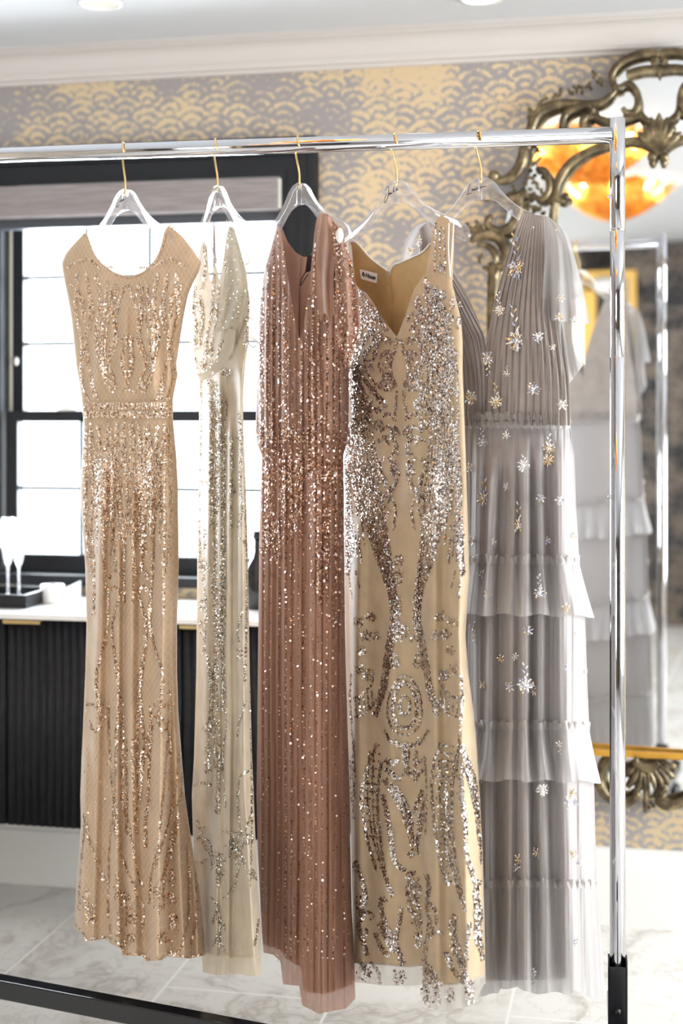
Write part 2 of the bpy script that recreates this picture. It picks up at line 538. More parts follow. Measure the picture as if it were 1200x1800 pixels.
# frame lining of the opening
lmb = MB()
for q in ((w_r - 0.004, w_r + 0.006, zbot, ztop), (WIN_BACK[0] - 0.004, WIN_BACK[0] + 0.01, zbot, ztop)):
    lmb.add(*wbox_vf(q[0], q[1], -0.15, 0.0, q[2], q[3]))
lmb.build('jamb', M['casing'], win, False)
cols = [xw(p, -0.09) for p in (154, 265, 378)]
rows_u = [zw(250, p, -0.09) for p in (367, 485, 603)]
rows_l = [zw(250, p, -0.05) for p in (859.5, 979)]
wl_u, wl_l = xw(27, -0.09), xw(15, -0.05)
sash(win, 'upper_sash', wl_u, w_r - 0.004, -0.105, -0.07, zrail_b - 0.0, ztop - 0.01, (xw(46, -0.09) - wl_u, zrail_t - zrail_b, 0.03), cols, rows_u, 0.010)
sash(win, 'lower_sash', wl_l, w_r - 0.004, -0.068, -0.03, zbot, zrail_t, (xw(36, -0.05) - wl_l, 0.05, zrail_t - zrail_b), cols, rows_l, 0.010)
wbox('mullion', w_m - 0.012, xw(12, -0.05), -0.12, -0.01, zbot, ztop, M['casing'], win)
wbox('track_liner', xw(12, -0.05), wl_u, -0.12, -0.07, zrail_t, ztop, M['liner'], win)
wl2 = w_m - 0.012
c2 = [wl2 - 0.06 - i * 0.18 for i in (1, 2, 3)]
sash(win, 'upper_sash', wl2 - 0.78, wl2, -0.105, -0.07, zrail_b, ztop - 0.01, (0.035, zrail_t - zrail_b, 0.03), c2, rows_u, 0.010)
sash(win, 'lower_sash', wl2 - 0.78, wl2, -0.068, -0.03, zbot, zrail_t, (0.035, 0.05, zrail_t - zrail_b), c2, rows_l, 0.010)
wbox('mullion', WIN_BACK[0] + 0.01, wl2 - 0.78, -0.12, -0.03, zbot, ztop, M['casing'], win)
lk = MB()
lk.add(*wbox_vf(xw(103, -0.04), xw(137, -0.04), -0.066, -0.03, zrail_t, zrail_t + 0.006)); lk.add(*wbox_vf(xw(110, -0.04), xw(124, -0.04), -0.06, -0.035, zrail_t + 0.006, zrail_t + 0.014))
lk.build('sash_lock', M['white'], win, False)
v, f = ball_vf(W(xw(28, -0.06), -0.062, zw(28, 635, -0.06)), 0.011, 0.7, 0.7, 1.2)
mk('tilt_latch', v, f, M['white'], win)

# roller shade under the head of the window
sh = thing('window_shade', W(-1.1, 0.03, 1.98), 'taupe woven window shade rolled up at the top of the black window', 'window shade')
wsr = xw(492, 0.03)
zs_t, zs_b = zw(250, 321, 0.03), zw(250, 377, 0.03)
wbox('valance', WIN_BACK[0] + 0.02, wsr, 0.006, 0.05, zs_b, zs_t, M['shade'], sh, 0.004)
wbox('bottom_rail', WIN_BACK[0] + 0.02, wsr - 0.004, -0.02, 0.012, zw(250, 397, 0.0), zs_b, M['shaderail'], sh)
wbox('end_cap', wsr, wsr + 0.004, 0.008, 0.048, zs_b + 0.004, zs_t - 0.004, M['liner'], sh)

def side_window(name, frame, x0, x1, z0, z1, nx, nz, mat):
    o = bpy.data.objects.new(name, None); COL.objects.link(o); o.matrix_world = frame; struct(o)
    def part(nm, boxes, m):
        mb = MB()
        for q in boxes: mb.add(*box_vf(*q))
        me = bpy.data.meshes.new(nm); me.from_pydata(np.concatenate(mb.v).tolist(), [], mb.f); me.materials.append(m)
        p = bpy.data.objects.new(nm, me); COL.objects.link(p); p.parent = o
    fr = 0.05
    part('window_frame', [(x0, x0 + fr, 0.03, 0.13, z0, z1), (x1 - fr, x1, 0.03, 0.13, z0, z1), (x0 + fr, x1 - fr, 0.03, 0.13, z0, z0 + fr), (x0 + fr, x1 - fr, 0.03, 0.13, z1 - fr, z1)], mat)
    part('casing', [(x0 - 0.08, x0, -0.02, 0.0, z0 - 0.08, z1 + 0.08), (x1, x1 + 0.08, -0.02, 0.0, z0 - 0.08, z1 + 0.08), (x0, x1, -0.02, 0.0, z0 - 0.08, z0), (x0, x1, -0.02, 0.0, z1, z1 + 0.08)], mat)
    for i in range(1, nx):
        x = x0 + (x1 - x0) * i / nx
        part('muntin', [(x - 0.015, x + 0.015, 0.06, 0.09, z0 + fr, z1 - fr)], mat)
    for i in range(1, nz):
        z = z0 + (z1 - z0) * i / nz
        part('muntin', [(x0 + fr, x1 - fr, 0.061, 0.089, z - 0.012, z + 0.012)], mat)
    part('pane', [(x0 + fr, x1 - fr, 0.072, 0.076, z0 + fr, z1 - fr)], M['pane'])
side_window('window_2', FR, WIN_RIGHT[0], WIN_RIGHT[1], WIN_RIGHT[2], WIN_RIGHT[3], 3, 1, M['white'])
side_window('fill_window', FB, WR - WIN_FILL[1], WR - WIN_FILL[0], WIN_FILL[2], WIN_FILL[3], 2, 1, M['white'])  # unseen window, added so that the front fill can enter

# lit doorway in the rear wall (seen in the mirror)
dr = thing('door_1', W((DOOR[0] + DOOR[1]) / 2, DREAR, 0), None, None); struct(dr)
M['doorgold'] = simple('gold_door_casing', (0.80, 0.47, 0.11), 0.45, 0.3)
M['hall'] = simple('hall_paint', (0.86, 0.82, 0.74), 0.9)
dwid = DOOR[1] - DOOR[0]
mb = MB()
mb.add(*wbox_vf(DOOR[0], DOOR[0] + 0.09, DREAR - 0.02, DREAR + 0.17, 0, DOOR[3]))
mb.add(*wbox_vf(DOOR[1] - 0.30 * dwid, DOOR[1], DREAR - 0.02, DREAR + 0.17, 0, DOOR[3]))
mb.add(*wbox_vf(DOOR[0] + 0.09, DOOR[1] - 0.30 * dwid, DREAR - 0.02, DREAR + 0.17, DOOR[3] - 0.03, DOOR[3]))
mb.build('casing', M['doorgold'], dr, False)
hall = MB()
h0, h1, hb = DOOR[0] - 0.3, DOOR[1] + 0.3, DREAR + 1.3
hall.add(*wbox_vf(h0, h1, hb, hb + 0.05, 0, 2.3)); hall.add(*wbox_vf(h0 - 0.05, h0, DREAR + 0.165, hb, 0, 2.3)); hall.add(*wbox_vf(h1, h1 + 0.05, DREAR + 0.165, hb, 0, 2.3))
hall.add(*wbox_vf(h0, h1, DREAR + 0.165, hb, 2.3, 2.35)); hall.add(*wbox_vf(h0, h1, DREAR + 0.165, hb, -0.1, 0.0))
struct(hall.build('wall_hall', M['hall'], None, False))
pl = bpy.data.lights.new('hall_lamp', 'POINT'); pl.energy = 45; pl.color = (1.0, 0.82, 0.55); pl.shadow_soft_size = 0.12
po = bpy.data.objects.new('hall_lamp', pl); COL.objects.link(po); po.location = W(h1 - 0.14, DREAR + 0.42, 1.9)

# ---------------------------------------------------------------- sideboard
CD = 0.42
cab = thing('sideboard', W(-1.0, 0.2, 0.29), 'long black fluted sideboard with white top under the window', 'sideboard')
zc_b = zw(0, 1451, CD); zc_t = zw(0, 1087, CD)
cw1 = xw(600, CD); cw0 = WL + 0.05
wbox('carcass', cw0, cw1, 0.003, CD - 0.022, zc_b, zc_t - 0.002, M['black'], cab)
def door(wa, wb, pull_px):
    """fluted front with a notch for the edge pull at its top left"""
    pitch = 0.0216; n = int(round((wb - wa) / pitch)); res = 8
    ws = np.linspace(wa, wb, n * res + 1)
    ph = (ws - wa) / (wb - wa) * n
    d = CD - 0.006 + 0.005 * np.abs(np.sin(PI * ph)) - 0.003
    top = np.full(len(ws), zc_t - 0.003)
    if pull_px:
        w_a, w_b = xw(pull_px[0], CD), xw(pull_px[1], CD)
        for i, w in enumerate(ws):
            u = min(w - w_a, w_b - w)
            if u > 0: top[i] -= 0.011 * min(1, u / 0.014)
    v = [W(w, q, z) for w, q, z in zip(ws, d, top)] + [W(w, q, zc_b + 0.002) for w, q in zip(ws, d)]
    v += [W(w, CD - 0.021, z) for w, z in zip(ws, top)] + [W(w, CD - 0.021, zc_b + 0.002) for w in ws]
    k = len(ws); f = []
    for i in range(k - 1):
        f.append((i, k + i, k + i + 1, i + 1)); f.append((i, i + 1, 2 * k + i + 1, 2 * k + i))
        f.append((k + i, 3 * k + i, 3 * k + i + 1, k + i + 1)); f.append((2 * k + i, 2 * k + i + 1, 3 * k + i + 1, 3 * k + i))
    f += [(0, 2 * k, 3 * k, k), (k - 1, 2 * k - 1, 4 * k - 1, 3 * k - 1)]
    o = mk('door', v, f, M['fluted'], cab, True)
    if pull_px:
        v, f = wbox_vf(xw(pull_px[0] + 2, CD), xw(pull_px[1] - 6, CD), CD - 0.020, CD + 0.004, zc_t - 0.0125, zc_t - 0.003)
        p = mk('edge_pull', v, f, M['brass'], o, False); bevel(p, 0.002)
    return o
s1, s2, s3 = xw(9, CD), xw(318, CD), xw(600, CD)
door(s1 - (s2 - s1) + 0.0, s1 - 0.002, None)
door(s1 + 0.002, s2 - 0.002, (3, 78))
door(s2 + 0.002, s3, (313, 386))
wbox('worktop', cw0 - 0.01, cw1 + 0.008, 0.05, CD + 0.008, zc_t, zw(0, 1077, CD), M['quartz'], cab, 0.002)
ZT = zw(0, 1077, CD)

# things on the sideboard
tr = thing('serving_tray', W(xw(-80, 0.28), 0.28, ZT), 'black serving tray of champagne flutes at the left end of the sideboard', 'tray')
ta, tb = xw(-200, 0.33), xw(47, 0.33)
wbox('tray_base', ta, tb, 0.14, 0.335, ZT + 0.002, ZT + 0.012, M['black'], tr, 0.002)
rim = MB()
for q in ((ta, tb, 0.323, 0.335), (ta, tb, 0.14, 0.152), (ta, ta + 0.012, 0.152, 0.323), (tb - 0.012, tb, 0.152, 0.323)):
    rim.add(*wbox_vf(q[0], q[1], q[2], q[3], ZT + 0.012, ZT + 0.036))
rim.build('rim', M['black'], tr, False)
M['crystal'] = clear_acrylic('crystal_glass', 0.32)
M['wine'] = glass_pane('pale_champagne', (0.97, 0.93, 0.80), 0.05)
def flute(px, d, label):
    c = W(xw(px, d), d, ZT + 0.0125)
    t = thing('champagne_flute', c, label, 'glass', 'champagne flutes on the tray')
    v, f = lathe_vf([(0.0005, 0.0), (0.0218, 0.0), (0.0224, 0.002), (0.0079, 0.006), (0.0045, 0.014)], c, 24)
    mk('foot', v, f, M['crystal'], t)
    v, f = lathe_vf([(0.0045, 0.013), (0.0035, 0.03), (0.0033, 0.075), (0.0050, 0.09)], c, 14)
    mk('stem', v, f, M['crystal'], t)
    v, f = lathe_vf([(0.0005, 0.088), (0.0066, 0.092), (0.0125, 0.112), (0.0162, 0.140), (0.0172, 0.170), (0.0162, 0.205), (0.0152, 0.222), (0.0145, 0.222), (0.0155, 0.205), (0.0165, 0.170), (0.0155, 0.140), (0.0119, 0.113), (0.0005, 0.096)], c, 24)
    mk('bowl', v, f, M['crystal'], t)
flute(-12, 0.245, 'crystal champagne flute cut by the left edge of the photo')
flute(14, 0.23, 'second champagne flute from the left, standing before the dark window sash')
flute(33, 0.25, 'rightmost champagne flute on the black tray')
jar = thing('candle_jar', W(xw(92, 0.2), 0.2, ZT), 'low white candle jar beside the tray of champagne flutes', 'candle')
v, f = lathe_vf([(0.0005, 0), (0.030, 0), (0.032, 0.004), (0.032, 0.050), (0.029, 0.050), (0.028, 0.042), (0.0005, 0.042)], W(xw(92, 0.2), 0.2, ZT), 28)
mk('vessel', v, f, M['white'], jar)
v, f = tube_vf([npy(W(xw(92, 0.2), 0.2, ZT + 0.041)), npy(W(xw(92, 0.2), 0.2, ZT + 0.056))], 0.0012, 6)
mk('wick', v, f, M['ink'], jar)
# white card propped against the sill, its upper edge on a slant
cv = []
for w, d, z in ((96, 0.19, 0.0), (141, 0.10, 0.0), (141, 0.082, 0.047), (96, 0.172, 0.022)):
    cv.append(npy(W(xw(w, d), d, ZT + z + 0.001)))
cv = np.array(cv); back = cv + npy([*(-N[:2] * 0.004), 0])
o = mk('menu_card', np.vstack([cv, back]), [(0, 1, 2, 3), (7, 6, 5, 4), (0, 4, 5, 1), (1, 5, 6, 2), (2, 6, 7, 3), (3, 7, 4, 0)], M['white'], None, False)
tag(o, 'white card with a slanting edge leaning on the window sill left of the champagne gown', 'card')
# dark bottle behind the rose gown
bx = xw(455, 0.2)
bt = thing('bottle', W(bx, 0.2, ZT), 'dark glass bottle on the sideboard between the ivory and the rose gowns', 'bottle')
M['bottle'] = simple('dark_bottle_glass', (0.01, 0.012, 0.013), 0.12)
v, f = lathe_vf([(0.0005, 0), (0.036, 0), (0.039, 0.006), (0.039, 0.085), (0.034, 0.110), (0.018, 0.135), (0.014, 0.150), (0.014, 0.190), (0.0005, 0.190)], W(bx, 0.2, ZT), 24)
mk('body', v, f, M['bottle'], bt)
v, f = lathe_vf([(0.0005, 0.186), (0.0165, 0.186), (0.0165, 0.206), (0.0005, 0.207)], W(bx, 0.2, ZT), 18)
mk('cap', v, f, M['black'], bt)

# ---------------------------------------------------------------- ornate mirror
mir = thing('ornate_mirror', W(MW, 0.0, 1.25), 'large antique gold rococo mirror with pierced scrolling frame on the wallpapered wall', 'mirror')
MCW = xw(1158, 0.03)
def wp(px, py, d=0.045):
    return np.array([*wall_at(px, py, d)])           # (w, z)
def stroke_w(mb, pts, r, d=0.045, seg=10, flat=0.85, n=8, both=True, ball=0.0):
    d = d + 0.008
    """carved scroll: pts in pixels of the photo laid on the frame plane, r in metres"""
    q = cr(np.array([wp(x, y, d) for x, y in pts]), n)
    for s in ((1, -1) if both else (1,)):
        p3 = [W(MCW + s * (w - MCW), d, z) for w, z in q]
        if isinstance(r, (list, tuple)): rr = np.interp(np.linspace(0, 1, len(q)), np.linspace(0, 1, len(r)), r)
        else: rr = np.full(len(q), r)
        mb.add(*tube_vf(p3, rr, seg, flat, up=N))
        if ball:
            mb.add(*ball_vf(npy(p3[-1]) + N * 0.006, ball, 1, 1, 1, 12, 8))
K = 1 / 655.0
def px2m(*a): return [q * K for q in a]

def scroll_part(name, pts, r, d=0.045, n=8):
    d = d + 0.008
    for sg in (1, -1):
        q = cr(np.array([wp(x, y, d) for x, y in pts]), n); mb = MB()
        mb.add(*tube_vf([W(MCW + sg * (w - MCW), d, z) for w, z in q], np.interp(np.linspace(0, 1, len(q)), np.linspace(0, 1, len(r)), r), 10, 0.85, up=N))
        mb.build(name, M['antique'], mir)
rail = MB()          # outer arches
stroke_w(rail, [(1083, 152), (1075, 140), (1078, 124), (1090, 111), (1106, 101), (1126, 95), (1146, 93), (1158, 96)], px2m(3, 6, 7, 7, 7.5, 7.5, 7), 0.055)
stroke_w(rail, [(1083, 156), (1072, 169), (1056, 180), (1034, 183), (1010, 182), (980, 183), (955, 192), (940, 207), (933, 226), (929, 246), (924, 262)], px2m(3, 6, 7, 7, 8, 9, 9.5, 9, 8, 8), 0.05)
stroke_w(rail, [(922, 240), (920, 262), (917, 284), (906, 304), (890, 316), (876, 317), (868, 310)], px2m(6, 9, 10.5, 10.5, 9.5, 7, 5), 0.052, ball=0.016)
rail.build('outer_scroll', M['antique'], mir)
inner = MB()         # inner arch that bounds the main glass
stroke_w(inner, [(1147, 274), (1151, 266), (1141, 256), (1124, 249), (1103, 247), (1073, 253), (1044, 261), (1018, 275), (1002, 287), (990, 302), (981, 318), (977, 333), (979, 347), (988, 352), (994, 346)], px2m(4, 6, 7, 7, 7, 7, 7, 8, 8, 8, 7.5, 7, 6, 4), 0.052, ball=0.011)
stroke_w(inner, [(977, 340), (972, 365), (969, 400), (969, 460)], px2m(6, 6, 6, 6), 0.042)
inner.build('inner_scroll', M['antique'], mir)
# cartouche sides and links
scroll_part('cartouche_scroll', [(1092, 150), (1105, 147), (1116, 158), (1121, 173), (1120, 188), (1112, 198), (1099, 196), (1094, 189)], px2m(4, 6, 6.5, 6.5, 7, 7, 5, 4), 0.058)
scroll_part('cartouche_scroll', [(1115, 160), (1122, 180), (1124, 197), (1130, 208), (1142, 216), (1152, 224)], px2m(3, 5, 6, 7, 7, 6), 0.052)
scroll_part('cartouche_scroll', [(1010, 186), (996, 197), (989, 211), (988, 228), (994, 244)], px2m(5, 6, 6, 6, 4), 0.056)
scroll_part('cartouche_scroll', [(996, 200), (1016, 188), (1033, 186), (1041, 193), (1036, 201), (1028, 199)], px2m(4, 6, 6, 6, 4, 3), 0.058)
scroll_part('cartouche_scroll', [(1040, 226), (1027, 224), (1024, 213), (1031, 204), (1041, 206)], px2m(4, 7, 7, 7, 5), 0.058)
scroll_part('cartouche_scroll', [(1041, 203), (1057, 210), (1074, 213), (1100, 210), (1124, 203)], px2m(5, 6, 6, 6, 5), 0.052)
scroll_part('cartouche_scroll', [(1040, 190), (1047, 200), (1050, 210)], px2m(5, 6, 5), 0.050)
scroll_part('cartouche_scroll', [(945, 306), (950, 300), (958, 303), (964, 318), (964, 335), (953, 349), (940, 346), (936, 338)], px2m(4, 7, 7, 6, 6, 6, 5, 4), 0.056)
scroll_part('cartouche_scroll', [(1083, 150), (1084, 158)], px2m(10, 10), 0.062)
gad = MB()           # gadrooned band under the top arch
for i in range(13):
    x = 1103 + i * 4.6
    top = 124 - 9 * math.sin(min(1, (x - 1100) / 40) * PI / 2); bot = top + 16 + (5 if i == 12 else 0)
    stroke_w(gad, [(x, top), (x + 0.4, (top + bot) / 2), (x + 0.4, bot)], px2m(3, 3.4, 1.6), 0.050, 6, n=3)
gad.build('gadroon_band', M['antique'], mir)
ros = MB()
for px in (1150, 1166):
    for k in range(6):
        a = k * PI / 3
        w, z = wp(px + 4.6 * math.cos(a), 107 + 4.6 * math.sin(a), 0.066)
        ros.add(*ball_vf(W(w, 0.064, z), 0.0062, seg=8, rings=6))
    w, z = wp(px, 107, 0.07); ros.add(*ball_vf(W(w, 0.07, z), 0.0065, seg=8, rings=6))
ros.build('rosette', M['antique'], mir)
shell = MB()
base = (1157, 272)
for tx, ty in ((1158, 199), (1144, 206), (1131, 215), (1120, 232), (1172, 206), (1185, 215), (1197, 232)):
    mx, my = base[0] + (tx - base[0]) * 0.55, base[1] + (ty - base[1]) * 0.62
    stroke_w(shell, [base, (mx, my), (tx, ty)], px2m(3, 5.5, 9, 8, 1.5), 0.066, 8, 0.55, 6, both=False)
for cx in (1146, 1166):
    w, z = wp(cx, 276, 0.066); shell.add(*ball_vf(W(w, 0.066, z), 0.0135, seg=12, rings=8))
    w, z = wp(cx, 286, 0.06); shell.add(*ball_vf(W(w, 0.055, z), 0.009, seg=12, rings=8))
shell.build('shell_crest', M['antique'], mir)

def leaf_cluster(mb, pts, size, d=0.05, both=True, k=3):
    for x, y in pts:
        for j in range(k):
            a = rng.uniform(0, 2 * PI); L = size * rng.uniform(0.7, 1.2)
            x1, y1 = x + L * math.cos(a), y + L * math.sin(a)
            stroke_w(mb, [(x, y), ((x + x1) / 2 + rng.uniform(-2, 2), (y + y1) / 2 + rng.uniform(-2, 2)), (x1, y1)], px2m(2, size * 0.33, size * 0.36, 1.5), d + rng.uniform(-0.006, 0.01), 7, 0.7, 3, both)
leaf = MB()
leaf_cluster(leaf, [(1046, 132), (1056, 146), (1060, 140), (1036, 150), (1024, 158), (1012, 157), (1000, 163), (986, 164), (972, 169), (958, 175), (945, 183), (935, 192), (928, 203)], 9)
leaf_cluster(leaf, [(936, 256), (938, 270), (938, 284), (935, 298), (931, 312), (925, 326), (918, 338), (930, 345), (942, 330)], 8)
leaf_cluster(leaf, [(905, 332), (893, 340), (878, 345), (862, 350), (905, 350), (915, 358), (922, 372), (935, 362), (952, 365), (840, 395), (826, 402), (836, 418), (858, 404), (868, 440), (858, 470), (846, 452)], 10)
leaf.build('acanthus_leaves', M['antique'], mir)
scroll_part('side_scroll', [(926, 335), (908, 348), (886, 352), (866, 344), (862, 333)], px2m(8, 9, 9, 7, 4), 0.052)
scroll_part('side_scroll', [(912, 345), (911, 368), (905, 388), (892, 402), (873, 406), (858, 396), (858, 384), (867, 380)], px2m(8, 10, 10, 9, 8, 7, 6, 4), 0.056)
scroll_part('side_scroll', [(818, 392), (824, 402), (838, 406), (848, 400)], px2m(4, 6, 6, 4), 0.052)
scroll_part('side_scroll', [(826, 424), (840, 416), (856, 413), (874, 418), (887, 434), (890, 454), (884, 470), (872, 468)], px2m(5, 9, 10, 10, 10, 9, 7, 5), 0.056)
scroll_part('side_scroll', [(838, 430), (853, 431), (866, 440), (871, 455), (866, 466)], px2m(4, 6, 7, 6, 4), 0.06)
scroll_part('side_rail', [(868, 462), (866, 560), (868, 700), (870, 860), (872, 1020), (876, 1180), (890, 1300), (930, 1350), (1000, 1372), (1060, 1372)], px2m(11, 11, 11, 11, 11, 11, 12, 12, 10, 8), 0.044, n=10)
leaf = MB()
leaf_cluster(leaf, [(866 + rng.uniform(-6, 6), y) for y in range(480, 1300, 13)], 9, 0.054, True, 2)
leaf.build('beaded_foliage', M['antique'], mir)
bot = MB()
stroke_w(bot, [(1076, 1336), (1062, 1345), (1054, 1362), (1055, 1382), (1066, 1399), (1084, 1409), (1102, 1411), (1114, 1404), (1119, 1396)], px2m(5, 8, 10, 10, 9, 8, 8, 7, 5), 0.055, both=False, ball=0.013)
stroke_w(bot, [(1163, 1397), (1158, 1408), (1170, 1416), (1186, 1414), (1203, 1408), (1222, 1396), (1240, 1376), (1246, 1356), (1236, 1340)], px2m(5, 8, 9, 9, 9, 9, 9, 8, 6), 0.055, both=False)
bot.add(*ball_vf(W(*[wp(1163, 1396)[0], 0.065, wp(1163, 1396)[1]]), 0.013))
stroke_w(bot, [(1115, 1333), (1121, 1344), (1133, 1350), (1147, 1349), (1158, 1341)], px2m(5, 8, 8, 8, 5), 0.062, both=False)
bot.build('base_scroll', M['antique'], mir)
bs = MB()
for a, b, r in (((1122, 1352), (1102, 1384), 10), ((1127, 1356), (1117, 1392), 8), ((1131, 1358), (1134, 1428), 7), ((1142, 1357), (1151, 1388), 6), ((1149, 1354), (1165, 1383), 6), ((1155, 1350), (1176, 1379), 6), ((1160, 1346), (1184, 1368), 6), ((1165, 1340), (1188, 1348), 6), ((1116, 1348), (1096, 1364), 8)):
    mx, my = (a[0] + b[0]) / 2 + 1.5, (a[1] + b[1]) / 2
    stroke_w(bs, [a, (mx, my), b], px2m(2.5, r * 0.6, r * 0.75, r * 0.5), 0.064, 8, 0.7, 5, both=False)
for i in range(6):
    w, z = wp(1139 - 0.1 * i, 1358 + i * 6, 0.07); bs.add(*ball_vf(W(w, 0.072, z), 0.0055, seg=8, rings=6))
for x, y in ((1140, 1420), (1148, 1417), (1136, 1412), (1144, 1411)):
    w, z = wp(x, y, 0.06); bs.add(*ball_vf(W(w, 0.058, z), 0.006, seg=8, rings=6))
bs.build('base_shell', M['antique'], mir)
# narrow yellow gold edge at the foot of the glass
zg0, zg1 = wp(1100, 1329)[1], wp(1100, 1318)[1]
wbox('gold_edge', xw(872, 0.05), 2 * MCW - xw(872, 0.05), 0.048, 0.062, zg0, zg1, M['yellowgold'], mir, 0.002)

# glass: one flat sheet that follows the middle of the frame, turned by MYAW and leaning by MTILT
outl = [(1158, 96), (1126, 96), (1104, 104), (1086, 118), (1079, 138), (1070, 170), (1050, 184), (1010, 184), (975, 186), (948, 200), (935, 226), (932, 260), (930, 310), (915, 345), (890, 372), (882, 420), (880, 470), (870, 560), (870, 860), (874, 1180), (890, 1300), (930, 1346), (1000, 1366), (1056, 1372), (1068, 1398), (1090, 1406), (1130, 1404), (1158, 1404)]
L = np.array([wp(x, y, MD) for x, y in outl])
R_ = np.array([(2 * MCW - w, z) for w, z in L[::-1]])[1:-1]
poly = np.vstack([L, R_])
nxy = mn[:2] / np.linalg.norm(mn[:2])
ex = np.array([-mn[1], mn[0], 0]); ex /= np.linalg.norm(ex)
if np.dot(ex, E) < 0: ex = -ex
ez = np.cross(ex, -mn); ez = ez if ez[2] > 0 else -ez
fr = [MC + ex * (w - MW) + ez * (z - 1.25) for w, z in poly]
bk = [p - mn * 0.004 for p in fr]
k = len(fr)
nrm = np.cross(fr[1] - fr[0], fr[5] - fr[0])
front_face = tuple(range(k)) if np.dot(nrm, mn) > 0 else tuple(range(k - 1, -1, -1))
mk('glass', np.array(fr + bk), [front_face, tuple(k + i for i in front_face[::-1])] + [(i, (i + 1) % k, k + (i + 1) % k, k + i) for i in range(k)], M['mirror'], mir, False)

# ---------------------------------------------------------------- ceiling lights
def amber(name):
    m, nt, b, out = newmat(name); g = NG(nt)
    vec, x, y, z = g.coords()
    n = g.noise(vec, 34, 4, 0.6)
    col = g.ramp(n, [(0.3, (0.42, 0.17, 0.025)), (0.5, (0.72, 0.36, 0.08)), (0.72, (0.92, 0.60, 0.22))])
    tl = g.node('ShaderNodeBsdfTranslucent'); nt.links.new(col, tl.inputs[0])
    gl = g.node('ShaderNodeBsdfGlossy', Roughness=0.3); nt.links.new(col, gl.inputs[0])
    tp = g.node('ShaderNodeBsdfTransparent'); nt.links.new(col, tp.inputs[0])
    a = g.shader_mix(0.35, tl.outputs[0], gl.outputs[0])
    nt.links.new(g.shader_mix(0.22, a, tp.outputs[0]), out.inputs[0])
    return m
M['amber'] = amber('amber_leaf_glass')
M['bulb'] = emission('lit_bulb', (1.0, 0.86, 0.62), 17.0)
def chandelier(x, y, zb, r, label):
    t = thing('chandelier', (x, y, CEIL), label, 'chandelier', 'gold shell ceiling lights')
    v, f = lathe_vf([(0.0005, 0), (0.06, 0), (0.06, -0.012), (0.02, -0.022), (0.008, -0.03), (0.008, zb + 0.10 - CEIL), (0.0005, zb + 0.10 - CEIL)], (x, y, CEIL), 20)
    mk('canopy', v, f, M['brass'], t)
    h = 0.15
    for ring, (r0, r1, nn) in enumerate(((0.02, r, 16), (0.015, r * 0.78, 13))):
        for i in range(nn):
            a = 2 * PI * (i + 0.5 * ring) / nn
            u = np.linspace(0, 1, 9); vv = np.linspace(-1, 1, 5)
            U, V = np.meshgrid(u, vv, indexing='ij')
            rad = r0 + (r1 - r0) * U
            half = (PI / nn * 1.25) * rad * np.sin(np.clip(U * 0.92 + 0.08, 0, 1) * PI) ** 0.35
            zz = zb + h * U ** 1.8 + 0.012 * np.abs(V) * U + 0.03 * ring
            lx = rad; ly = V * half
            X = x + lx * math.cos(a) - ly * math.sin(a); Y = y + lx * math.sin(a) + ly * math.cos(a)
            mk('leaf_blade', np.stack([X, Y, zz], -1).reshape(-1, 3), grid_f(9, 5), M['amber'], t)
    for i in range(7):
        a = 2 * PI * i / 7 + 0.3
        bx, by, bz = x + 0.74 * r * math.cos(a), y + 0.74 * r * math.sin(a), zb + 0.125
        v, f = ball_vf((bx, by, bz), 0.026, 1, 1, 1.25, 12, 8)
        b = mk('bulb', v, f, M['bulb'], t)
        v, f = tube_vf([npy((x, y, zb + 0.115)), npy((bx, by, bz - 0.022))], 0.004, 6)
        mk('bulb_arm', v, f, M['brass'], t)
    ld = bpy.data.lights.new('chandelier_light', 'POINT'); ld.energy = 1.5; ld.color = (1.0, 0.72, 0.42); ld.shadow_soft_size = 0.08
    lo = bpy.data.objects.new('chandelier_light', ld); COL.objects.link(lo); lo.location = (x, y, zb + 0.19)
def mirrored(px, py, depth):
    """real point whose image in the mirror shows at a pixel at a given optical depth"""
    v = npy(P(px, py, depth)); d = np.dot(v - MC, mn)
    return v - 2 * d * mn
c = mirrored(1080, 388, 6.5); chandelier(c[0], c[1], c[2], 0.27, 'gold leaf bowl ceiling light reflected lower in the mirror, farther from the glass')
c = mirrored(1030, 322, 5.3); chandelier(c[0], c[1], c[2], 0.27, 'gold leaf bowl ceiling light reflected higher in the mirror, nearer the glass')

def downlight(px, py, label, lit):
    t_ = (CEIL - EYE) * F / (HZ - py); c = ((px - 600) / F * t_, t_, CEIL)
    t = thing('recessed_light', c, label, 'ceiling light')
    v, f = lathe_vf([(0.056, -0.001), (0.056, -0.006), (0.046, -0.008), (0.044, -0.001)], c, 32); mk('trim_ring', v, f, M['white'], t)
    v, f = lathe_vf([(0.0005, -0.003), (0.044, -0.003)], c, 32); mk('lens', v, f, emission('downlight_lens', (1, 0.95, 0.86), 6.0) if lit else M['liner'], t)
downlight(845, -6, 'lit recessed ceiling light at the top edge above the fifth hanger', True)
downlight(176, 4, 'unlit recessed ceiling light at the top edge above the first hanger', False)

